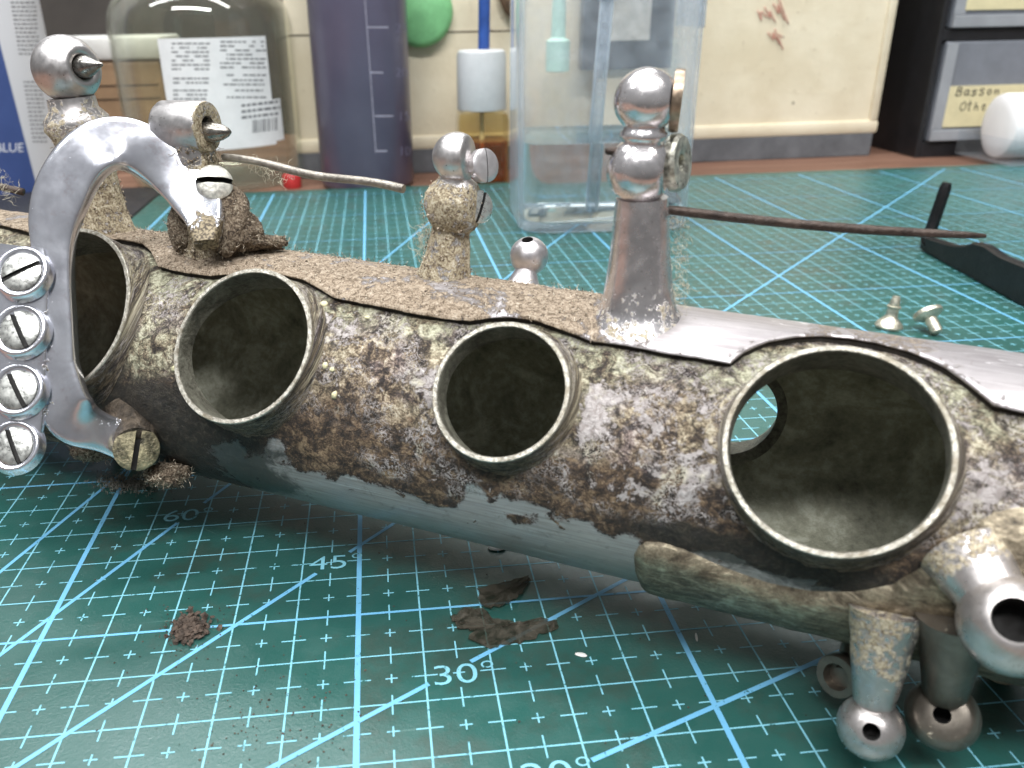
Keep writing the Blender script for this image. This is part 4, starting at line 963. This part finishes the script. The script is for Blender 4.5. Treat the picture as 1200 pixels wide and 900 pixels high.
# green round pad stuck on the cabinet
pc = ony(492, 14, cab_y(3)-.5); rg = 39*dep(pc)/FPX
tag(make('green_pad', lathe([(0, -.5), (rg*.7, -.45), (rg*.95, -.25), (rg, 0), (rg*.95, .2), (rg*.8, .36), (0, .42)], pc, A3(0, -1, 0), 40), simple('green_rubber', (.20, .50, .22), .55, 0, .2, .8, .0001)), 'round green rubber pad on the cream cabinet beside the purple bottle', 'pad')
pl = ony(597, 3, cab_y(9)-.5)
tag(make('leather_tab', blob_mesh(pl, .5, .3, 1.2, (unit(A3(1, 0, .5)), A3(0, 1, 0), unit(A3(-.5, 0, 1))), 4.0, .2, 12), simple('brown_leather', (.12, .07, .04), .6, 0, .4)), 'small dark brown leather tab hanging on the cabinet left of the clear bottle', 'tab')

# thin clear plastic: a film that lets the view through, with a surface shine
def mat_clear(name, tint, milk=.06, milkc=(.8, .85, .9), rough=.06, gloss=1.0):
    n = NM(name); fr = n.m('ADD', .04, n.m('MULTIPLY', .9, n.m('POWER', n.n('ShaderNodeLayerWeight', {'Blend': .5}).outputs['Facing'], 4.5)))
    tr = n.n('ShaderNodeBsdfTransparent', {'Color': tint}); gl = n.n('ShaderNodeBsdfGlossy', {'Color': (1, 1, 1), 'Roughness': rough}); df = n.n('ShaderNodeBsdfDiffuse', {'Color': milkc})
    tl = n.n('ShaderNodeBsdfTranslucent', {'Color': milkc}); dd = n.n('ShaderNodeMixShader', {0: .45, 1: df.outputs[0], 2: tl.outputs[0]})
    v = n.obj(); mk = n.step(n.noise(v, 1.2, 5, .65), .3, .75, milk*.5, milk*1.6)
    lw = n.n('ShaderNodeLayerWeight', {'Blend': .35}).outputs['Facing']
    mk = n.m('MINIMUM', 1.0, n.m('ADD', mk, n.m('MULTIPLY', n.m('POWER', lw, 2.5), milk*14)))
    a = n.n('ShaderNodeMixShader', {0: mk, 1: tr.outputs[0], 2: dd.outputs[0]})
    b = n.n('ShaderNodeMixShader', {0: n.m('MULTIPLY', fr, gloss), 1: a.outputs[0], 2: gl.outputs[0]}); n.nt.links.new(b.outputs[0], n.out.inputs[0]); return n.mat
M_CLEAR = mat_clear('clear_plastic', (.985, .99, .995), .07, (.80, .88, .97), .06, .8)
M_GLASS = mat_clear('jar_glass', (.95, .96, .92), .018, (.7, .72, .65), .04)
M_WATER = mat_clear('water', (.955, .985, .99), .012, (.7, .85, .9), .03, .8)

# purple measuring bottle
BC = A3(.15, 39.6, ZB); RB = 2.72
def mat_purple():
    n = NM('purple_liquid_bottle'); v = n.obj(); a = n.noise(v, .5, 4); c = n.mix(a, (.075, .066, .105), (.115, .104, .155))
    return n.pbr(c, .32, 0, None, Coat_Weight=.3, Coat_Roughness=.2)
BT = empty('measuring_bottle', BC); tag(BT, 'tall dark purple measuring bottle with white tick marks behind the mat', 'bottle')
make('bottle_body', lathe([(RB*.86, 0), (RB*.95, .08), (RB, .3), (RB, 17), (RB*.9, 18.2), (RB*.45, 19.6), (RB*.4, 20.5)], BC, A3(0, 0, 1), 56), mat_purple(), BT, angle=40)
M_TICK = simple('white_tick', (.30, .29, .36), .6, 0, .2, 3, 0)
def on_cyl(px, py, C0, R_, out=.006):
    d = ray(px, py); o_ = CAM[:2]-C0[:2]; a = d[:2] @ d[:2]; b = 2*(o_ @ d[:2]); cc_ = o_ @ o_-(R_+out)**2; disc = b*b-4*a*cc_
    t = (-b-math.sqrt(max(disc, 0)))/(2*a); return CAM+d*t
tk = MB()
def cyl_dash(mb_, x0, x1, y, C0, R_, hpx=1.6, dy_=0):
    n = 5; v = []; xs = np.linspace(x0, x1, n)
    for x in xs: v.append(on_cyl(x, y+dy_*(x-x0)-hpx/2, C0, R_)); v.append(on_cyl(x, y+dy_*(x-x0)+hpx/2, C0, R_))
    mb_.add(v, [(2*k, 2*k+1, 2*k+3, 2*k+2) for k in range(n-1)])
for x0, x1, y in ((430, 455, 32), (434, 449, 85), (439, 461, 136), (440, 454, 177)): cyl_dash(tk, x0, x1, y, BC, RB, 1.9)
for y in range(-10, 178, 6): cyl_dash(tk, 427.2+y*.072, 428.2+y*.072, y, BC, RB, 6.1)
make('tick_marks', tk, M_TICK, BT, smooth=False)
def text_cyl(s, size_px, x, y, C0, R_):
    v, f = text_mesh(s, 1.0); return [on_cyl(x+p[0]*size_px, y-p[1]*size_px, C0, R_, .008) for p in v], f
M_FAINT = simple('faint_numeral', (.15, .14, .21), .5, 0, .3, 4, 0)
for s_, x, y in (('25', 463, 38), ('20', 463, 90), ('15', 466, 141), ('10', 467, 182)): make('numeral', text_cyl(s_, 15, x, y, BC, RB), M_FAINT, BT, smooth=False)

# small bottle with white cap and blue stick
SB = A3(6.95, 39.3, ZB); q = empty('glue_bottle', SB); tag(q, 'small square glass bottle with white cap, blue stick and orange liquid', 'bottle')
sr = 1.48
def rr_rings(C0, prof, w_, d_, r_, n=6):
    return [[C0+A3(x*k, y*k, h) for x, y in rect_prism(w_, d_, r_, n)] for k, h in prof]
hz = lambda py: ony(570, py, SB[1])[2]-ZB
make('glass_body', loft(rr_rings(SB, [(.9, 0), (1, .12), (1, hz(140)), (.95, hz(131)), (.75, hz(127))], 2.9, 2.9, .5)), mat_clear('amber_glass', (.90, .82, .58), .06, (.6, .5, .3)), q, angle=40)
make('orange_liquid', loft(rr_rings(SB, [(.86, .15), (.93, .3), (.93, hz(163))], 2.9, 2.9, .5)), mat_clear('orange_dregs', (.86, .42, .22), .30, (.42, .15, .06), .1, .8), q, angle=40)
make('inner_tube', lathe([(.14, .3), (.14, hz(128))], SB, A3(0, 0, 1), 12), simple('dip_tube', (.72, .66, .50), .4), q)
make('cap', lathe([(1.38, hz(128)), (1.42, hz(126)), (1.40, hz(66)), (1.34, hz(60)), (1.2, hz(58)), (0, hz(57.5))], SB, A3(0, 0, 1), 40), simple('white_cap', (.60, .61, .62), .45, 0, .06), q, angle=40)
make('stick', lathe([(.33, hz(60)), (.33, hz(-70))], SB, A3(.02, 0, 1), 16), simple('blue_stick', (.03, .085, .32), .4), q, angle=40)

# clear square plastic bottle with water and a dip tube
c0_ = onz(604, 266); c1_ = onz(700, 283)
BW, BD = 7.6, 6.4; ang = -.06; ex = A3(math.cos(ang), math.sin(ang), 0); ey = A3(-ex[1], ex[0], 0)
fl = A3(6.75, 24.4, .006); cb = fl+ex*BW/2+ey*BD/2
def brings(prof, w_, d_, r_, n=7): return [[cb+ex*x*k+ey*y*k+A3(0, 0, h) for x, y in rect_prism(w_, d_, r_, n)] for k, h in prof]
CLB = empty('clear_bottle', cb); tag(CLB, 'clear square plastic bottle with a little water and a dip tube standing on the mat', 'bottle')
outer = brings([(.90, 0), (.985, .10), (1.0, .35), (1.0, 16), (.94, 17.2), (.5, 18.6), (.42, 20)], BW, BD, 1.35)
inner = brings([(.84, .35), (.93, .48), (.948, .75), (.948, 16), (.9, 17), (.46, 18.5), (.38, 20)], BW, BD, 1.15)
mb = MB(); mb.add(*loft(outer, True, False)); v_, f_ = loft(inner, True, False); mb.add(v_, [t[::-1] for t in f_])
make('bottle_wall', mb, M_CLEAR, CLB, angle=40)
wz = ony(620, 171, fl[1]+.2)[2]
_n = NM('refracting_water'); _g = _n.n('ShaderNodeBsdfGlass', {'Color': (.96, .985, .99), 'IOR': 1.33, 'Roughness': .0}); _n.nt.links.new(_g.outputs[0], _n.out.inputs[0]); M_WATER = _n.mat
make('water', loft(brings([(.835, .36), (.925, .49), (.943, .76), (.943, wz), (.938, wz+.03)], BW, BD, 1.15)), M_WATER, CLB, angle=40)
ta = ony(712, -6, cb[1]); tb_ = ony(690, 246, cb[1]-.3); tb_[2] = max(tb_[2], .6); ta2 = ta+(ta-tb_)*.5
make('dip_tube', sweep([tb_, tb_+(ta2-tb_)*.5, ta2], .30, 18), mat_clear('tube_plastic', (.90, .93, .96), .35, (.75, .82, .90)), CLB)
make('tube_collar', sweep([ta-(ta-tb_)*.02, ta2], .42, 18), mat_clear('collar_plastic', (.90, .93, .96), .4, (.75, .82, .90)), CLB)
lb = MB(); xs = cb+ex*(BW/2+.012)
lb.add([xs+ey*(-BD*.34)+A3(0, 0, 8.2), xs+ey*BD*.34+A3(0, 0, 8.2), xs+ey*BD*.34+A3(0, 0, 15), xs-ey*BD*.34+A3(0, 0, 15)], [(0, 1, 2, 3)])
n = NM('printed_sticker'); _v = n.obj(); M_STICK = n.pbr(n.mix(n.step(n.noise(_v, 4, 4, .7), .5, .58), (.66, .70, .74), (.25, .26, .28)), .5)
make('sticker', lb, M_STICK, CLB, smooth=False)
# things seen through the clear bottle: dark framed box and pale green dropper behind it
p0 = ony(690, 60, 41.2); DF = empty('framed_box', A3(p0[0]+2.4, 41.6, ZB))
tag(DF, 'black framed box with pale window standing behind the clear bottle', 'box')
bz = ony(720, 82, 41.0)[2]
make('frame', rbox(A3(p0[0]+2.35, 41.6, (bz+15)/2), A3(2.75, 0, 0), A3(0, .5, 0), A3(0, 0, (15-bz)/2), .1), simple('black_frame', (.035, .037, .045), .4), DF, smooth=False)
make('window', rbox(A3(p0[0]+2.35, 41.08, (bz+1.6+13.6)/2), A3(1.25, 0, 0), A3(0, .05, 0), A3(0, 0, (12.0-bz)/2), .03), simple('grey_pane', (.42, .40, .36), .3), DF, smooth=False)
make('stand', rbox(A3(p0[0]+2.35, 42.0, (ZB+bz)/2), A3(1.6, 0, 0), A3(0, .35, 0), A3(0, 0, (bz-ZB)/2), .05), M_CREAM, DF, smooth=False)
p0 = ony(655, 80, 37.5); DR = A3(p0[0], 37.9, ZB)
zz = lambda py: ony(655, py, 37.9)[2]-ZB
GD = empty('dropper_bottle', DR); tag(GD, 'clear dropper bottle with pale green cap seen through the square bottle', 'bottle')
M_PGR = simple('pale_green_plastic', (.55, .78, .66), .45, 0, .1)
make('bottle_wall', lathe([(.75, 0), (.8, .1), (.8, zz(95)), (.62, zz(88)), (.62, zz(83))], DR, A3(0, 0, 1), 28), mat_clear('dropper_wall', (.985, .99, .985), .004, (.7, .8, .75), .1, .15), GD, angle=40)
make('cap', lathe([(.5, zz(84)), (.66, zz(83)), (.66, zz(48)), (.4, zz(44)), (.38, zz(10)), (.3, zz(-10)), (.12, zz(-60)), (0, zz(-62))], DR, A3(0, 0, 1), 28), M_PGR, GD, angle=40)

# glass jar with paper label
jb = ony(247, 203, 37.6); JC = A3(ony(245, 100, 42.8)[0], 42.8, ZB); JR = 5.15
JAR = empty('glass_jar', JC); tag(JAR, 'large clear glass jar with white printed label at the back left', 'jar')
jz = lambda py, Y=37.7: ony(247, py, Y)[2]-ZB
po = [(JR*.80, 0), (JR*.93, .1), (JR, .7), (JR, jz(30)), (JR*.97, jz(10)), (JR*.88, jz(-8)), (JR*.7, jz(-25)), (JR*.66, jz(-60))]
mb = MB(); v_, f_ = lathe(po, JC, A3(0, 0, 1), 64); mb.add(v_, f_[:-1]); v_, f_ = lathe([(max(.2, r-.10), h+(.25 if i < 2 else 0)) for i, (r, h) in enumerate(po)], JC, A3(0, 0, 1), 64); mb.add(v_, [t[::-1] for t in f_[:-1]])
make('jar_wall', mb, M_GLASS, JAR, angle=45)
M_PAPER = simple('label_paper', (.70, .70, .70), .6, 0, .06, 1, 0)
def cyl_patch(x0, x1, ytop, ybot, C0, R_, out, n=24):
    v = []; 
    pa_ = on_cyl(x0, (ytop+ybot)/2, C0, R_, out)-C0; pb_ = on_cyl(x1, (ytop+ybot)/2, C0, R_, out)-C0
    a0 = math.atan2(pa_[1], pa_[0]); a1 = math.atan2(pb_[1], pb_[0]); zt_ = on_cyl((x0+x1)/2, ytop, C0, R_, out)[2]; zb_ = on_cyl((x0+x1)/2, ybot, C0, R_, out)[2]
    for a in np.linspace(a0, a1, n):
        for z_ in (zb_, zt_): v.append(A3(C0[0]+(R_+out)*math.cos(a), C0[1]+(R_+out)*math.sin(a), z_))
    return v, [(2*k, 2*k+2, 2*k+3, 2*k+1) for k in range(n-1)]
lab = make('label', cyl_patch(194, 318, 44, 176, JC, JR, .012), M_PAPER, JAR)
M_TYPE = simple('grey_type', (.16, .16, .17), .7, 0, .2, 4, 0)
tp = MB()
for x0, x1, ys in ((201, 246, (51, 56, 61, 66, 71, 76, 81)), (258, 312, (49, 54, 59, 64, 69, 74, 79)), (203, 246, (92, 97, 106, 111, 116)), (262, 312, (88, 94, 99, 106, 114)), (205, 238, (125, 130))):
    for y in ys:
        x = x0
        while x < x1-3:
            w_ = min(RNG.uniform(2, 9), x1-x); 
            if RNG.random() < .85: cyl_dash(tp, x, x+w_, y, JC, JR+.014, 1.9)
            x += w_+1.4
for y in (124, 131, 138):
    x = 283
    while x < 326: w_ = RNG.uniform(3, 8); cyl_dash(tp, x, min(x+w_, 328), y-(x-283)*.12, JC, JR+.016, 3.0, -.12); x += w_+1.6
x = 296
while x < 325: w_ = RNG.choice([.8, 1.2, 2.0]); cyl_dash(tp, x, x+w_, 150-(x-283)*.12, JC, JR+.016, 15); x += w_+RNG.choice([1.0, 1.5, 2.0])
make('label_print', tp, M_TYPE, lab, smooth=False)
make('second_label', cyl_patch(278, 331, 118, 168, JC, JR, .006), M_PAPER, JAR)
# red cap by the jar
rc_ = onz(348, 200, ZB); tag(make('red_cap', lathe([(.5, 0), (.54, .08), (.53, .7), (.45, .8), (0, .82)], A3(rc_[0]+.2, 39.4, ZB), A3(0, 0, 1), 28), simple('red_plastic', (.42, .03, .03), .4), angle=40), 'small red plastic cap on the bench beside the glass jar', 'cap')

# white-lidded tub, blue can, dark backdrop
TBY = 48.4; tx0 = ony(60, 120, TBY)[0]; tx1 = ony(196, 120, TBY)[0]; tz1 = ony(120, 42, TBY)[2]; tzl = ony(120, 72, TBY)[2]
TB_ = empty('storage_tub', A3((tx0+tx1)/2, TBY+3, ZB)); tag(TB_, 'tan storage tub with a white lid behind the left post', 'box')
make('tub_body', rbox(A3((tx0+tx1)/2, TBY+3, (ZB+tzl)/2), A3((tx1-tx0)/2-.15, 0, 0), A3(0, 2.9, 0), A3(0, 0, (tzl-ZB)/2), .2), simple('tan_card', (.33, .21, .12), .6, 0, .2, .6), TB_, smooth=False)
make('lid', rbox(A3((tx0+tx1)/2, TBY+3, (tz1+tzl)/2), A3((tx1-tx0)/2+.2, 0, 0), A3(0, 3.15, 0), A3(0, 0, (tz1-tzl)/2-.05), .25), simple('white_lid', (.66, .65, .62), .5, 0, .08), TB_, angle=40)
for py in (101, 117): 
    z_ = ony(120, py, TBY)[2]; make('seam', rbox(A3((tx0+tx1)/2, TBY+.09, z_), A3((tx1-tx0)/2-.4, 0, 0), A3(0, .02, 0), A3(0, 0, .05)), simple('dark_seam', (.06, .035, .02), .7), TB_, smooth=False)
CC = A3(ony(-24, 150, 40)[0], 42.5, ZB); CRD = 3.55
CAN = empty('blue_can', CC); tag(CAN, 'blue and white printed can at the far left edge behind the post', 'can')
def mat_can():
    n = NM('can_print'); v = n.obj(); sp = n.n('ShaderNodeSeparateXYZ', {0: v})
    edge = n.m('ADD', sp.outputs[0], n.m('MULTIPLY', sp.outputs[2], .026)); k = n.step(edge, 2.40, 2.44)
    return n.pbr(n.mix(k, n.mix(n.noise(v, .6, 3), (.03, .055, .17), (.05, .085, .24)), (.52, .52, .54)), .4, .1)
make('can_body', lathe([(CRD*.93, 0), (CRD, .25), (CRD, 17), (CRD*.9, 17.6)], CC, A3(0, 0, 1), 56), mat_can(), CAN, angle=40)
tp = MB()
for y in list(range(3, 68, 5))+list(range(96, 168, 5)):
    x = 12+y*.16
    while x < 40+y*.08: w_ = RNG.uniform(2, 6); cyl_dash(tp, x, min(x+w_, 42+y*.08), y, CC, CRD, 1.7); x += w_+1.3
make('can_type', tp, M_TYPE, CAN, smooth=False)
make('can_word', text_cyl('BLUE', 15, -6, 178, CC, CRD), simple('white_word', (.62, .64, .70), .5, 0, .1), CAN, smooth=False)
wall = make('back_wall', rbox(A3(0, 66, 20), A3(80, 0, 0), A3(0, 1, 0), A3(0, 0, 22), 0), simple('dark_backdrop', (.045, .040, .035), .8, 0, .5, .1), smooth=False); wall['kind'] = 'structure'
# dark clutter under the can and the black sheet left of the mat
tag(make('black_sheet', rbox(A3(-19.2, 31, -.17), A3(7.6, 0, 0), A3(0, 9, 0), A3(0, 0, .11), .04), simple('black_rubber', (.012, .012, .014), .5, 0, .3), smooth=False), 'black rubber sheet on the bench left of the cutting mat', 'sheet')
tag(make('dark_tray', rbox(A3(-13.2, 43.6, .55), A3(6.0, 0, 0), A3(0, 1.0, 0), A3(0, 0, .84), .15), simple('dark_red_tray', (.045, .014, .012), .5, 0, .4), angle=40), 'low dark red tray on the bench in front of the tan tub', 'tray') if False else None

# drawer unit at the right
DY = 41.7; dl = onz(1060, 182, ZB); D0 = dl[0]
DU = empty('drawer_unit', A3(D0+8, DY+6, ZB)); tag(DU, 'black parts drawer unit with grey drawers and cream handwritten labels at right', 'drawer unit')
M_BLK = simple('black_plastic', (.012, .012, .014), .42, 0, .3)
def dz(py, x=1090): return ony(x, py, DY)[2]
zA, zB_, zC, zD = dz(166), dz(49), dz(34), dz(-120)
def bx(name, x0, x1, y0, y1, z0, z1, m_, par, bev=.05): return make(name, rbox(A3((x0+x1)/2, (y0+y1)/2, (z0+z1)/2), A3((x1-x0)/2, 0, 0), A3(0, (y1-y0)/2, 0), A3(0, 0, (z1-z0)/2), bev), m_, par, smooth=False)
bx('side_wall', D0, D0+.35, DY, DY+12, ZB, zD, M_BLK, DU)
bx('rail', D0+.36, D0+22, DY, DY+12, ZB, zA-.02, M_BLK, DU)
bx('rail', D0+.36, D0+22, DY+.02, DY+12, zB_+.02, zC-.02, M_BLK, DU)
bx('back_panel', D0+.36, D0+22, DY+11, DY+12, zA, zB_, M_BLK, DU)
M_DRW = simple('smoky_drawer', (.17, .18, .205), .38, 0, .12, .5, .0001); M_DRE = simple('smoky_drawer_edge', (.28, .29, .31), .4, 0, .12, .6)
M_CARD = simple('cream_card', (.62, .55, .34), .6, 0, .1, .8, 0)
labs = []
for z0, z1 in ((zA, zB_), (zC, zD)):
    d = bx('drawer', D0+.6, D0+18, DY-.12, DY+10, z0+.02, z1-.02, M_DRW, DU, .1)
    bx('drawer_lip', D0+.62, D0+18, DY-.32, DY-.13, z0+.06, z0+.75, M_DRE, d, .05)
    bx('drawer_edge', D0+.62, D0+1.35, DY-.20, DY-.13, z0+.78, z1-.1, M_DRE, d, .02)
    labs.append(d)
lx0 = ony(1100, 148, DY)[0]; lz0, lz1 = ony(1100, 149, DY)[2], ony(1106, 101, DY)[2]
bx('label_card', lx0+.1, lx0+7.5, DY-.22, DY-.13, lz0, lz1, M_CARD, labs[0], .01)
lz0b = ony(1130, 12, DY)[2]; lx0b = ony(1129, 10, DY)[0]
bx('label_card', lx0b, lx0b+7, DY-.22, DY-.13, lz0b, lz0b+2.6, M_CARD, labs[1], .01)
LT = {'B': [[(0, 0), (.1, 1)], [(.1, 1), (.55, .95), (.5, .6), (.08, .55)], [(.08, .55), (.6, .45), (.55, .05), (0, 0)]], 'a': [[(.5, .55), (.2, .6), (.02, .3), (.15, 0), (.42, .12), (.52, .55)], [(.52, .55), (.5, .1), (.6, 0)]], 's': [[(.52, .60), (.30, .70), (.08, .60), (.10, .42), (.32, .34), (.50, .22), (.42, .02), (.20, -.05), (.0, .06)]], 'o': [[(.3, .6), (.05, .4), (.1, .05), (.4, .02), (.5, .35), (.3, .6)]], 'n': [[(.02, .6), (.05, 0)], [(.05, .35), (.25, .6), (.42, .5), (.42, 0)]], 'O': [[(.4, 1), (.05, .7), (.05, .2), (.35, 0), (.7, .3), (.65, .8), (.4, 1)]], 't': [[(.25, 1), (.2, .1), (.4, 0)], [(0, .65), (.5, .68)]], 'h': [[(.08, 1), (.05, 0)], [(.05, .35), (.25, .58), (.42, .45), (.42, 0)]], 'e': [[(.05, .3), (.45, .35), (.35, .6), (.1, .5), (.08, .1), (.3, 0), (.48, .1)]], 'r': [[(.05, .6), (.06, 0)], [(.06, .35), (.25, .6), (.42, .55)]]}
def hand(word, x, y, w_, h_, slope):
    out = []
    for i, ch in enumerate(word):
        for pl_ in LT[ch]: out.append([(x+i*w_+p_[0]*w_*1.15+p_[1]*h_*.22+RNG.normal(0, .05), y-p_[1]*h_*(1+.12*math.sin(i*2.3))+slope*i+RNG.normal(0, .06)) for p_ in pl_])
    return out
M_PEN = simple('pencil_ink', (.05, .045, .04), .7, 0, .3, 4, 0)
fnl = lambda x, y: ony(x, y, DY-.225)
strokes('handwriting', labs[0], hand('Basson', 1120, 112, 9, 10, -.3), fnl, .036, M_PEN)
strokes('handwriting', labs[0], hand('Others', 1124, 130, 8.5, 11, -.3), fnl, .032, M_PEN)

# white paper roll on a clear plastic tray
rl = A3(39.6, 38.2, 0); RR = 1.9
TR = empty('clear_tray', A3(41, 37.5, 0)); tag(TR, 'clear plastic tray under the white paper roll at the right edge', 'tray')
tx_ = onz(1131, 183)
mb = MB()
tc = A3(tx_[0]+6, 38.4, 0)
for c_, a, b, d in ((tc+A3(0, 0, .05), 6, 2.6, .04), (tc+A3(0, -2.6, .75), 6, .03, .75), (tc+A3(0, 2.6, .75), 6, .03, .75), (tc+A3(-6, 0, .75), .03, 2.6, .75)): mb.add(*rbox(c_, A3(a, 0, 0), A3(0, b, 0), A3(0, 0, d), .01))
make('tray_wall', mb, mat_clear('tray_plastic', (.96, .97, .98), .02, (.8, .85, .9), .08, .6), TR, smooth=False)
ra = ony(1168, 150, 38.4); rz = .12+RR
tag(make('paper_roll', lathe([(0, -.05), (RR*.6, -.05), (RR*.88, .0), (RR*.97, .10), (RR, .3), (RR, 9)], A3(ra[0], 38.4, rz), unit(A3(1, -.12, 0)), 48), simple('white_paper', (.80, .79, .80), .6, 0, .04, .6, .00005), angle=40), 'white paper roll lying on the clear tray in front of the drawers', 'paper roll')
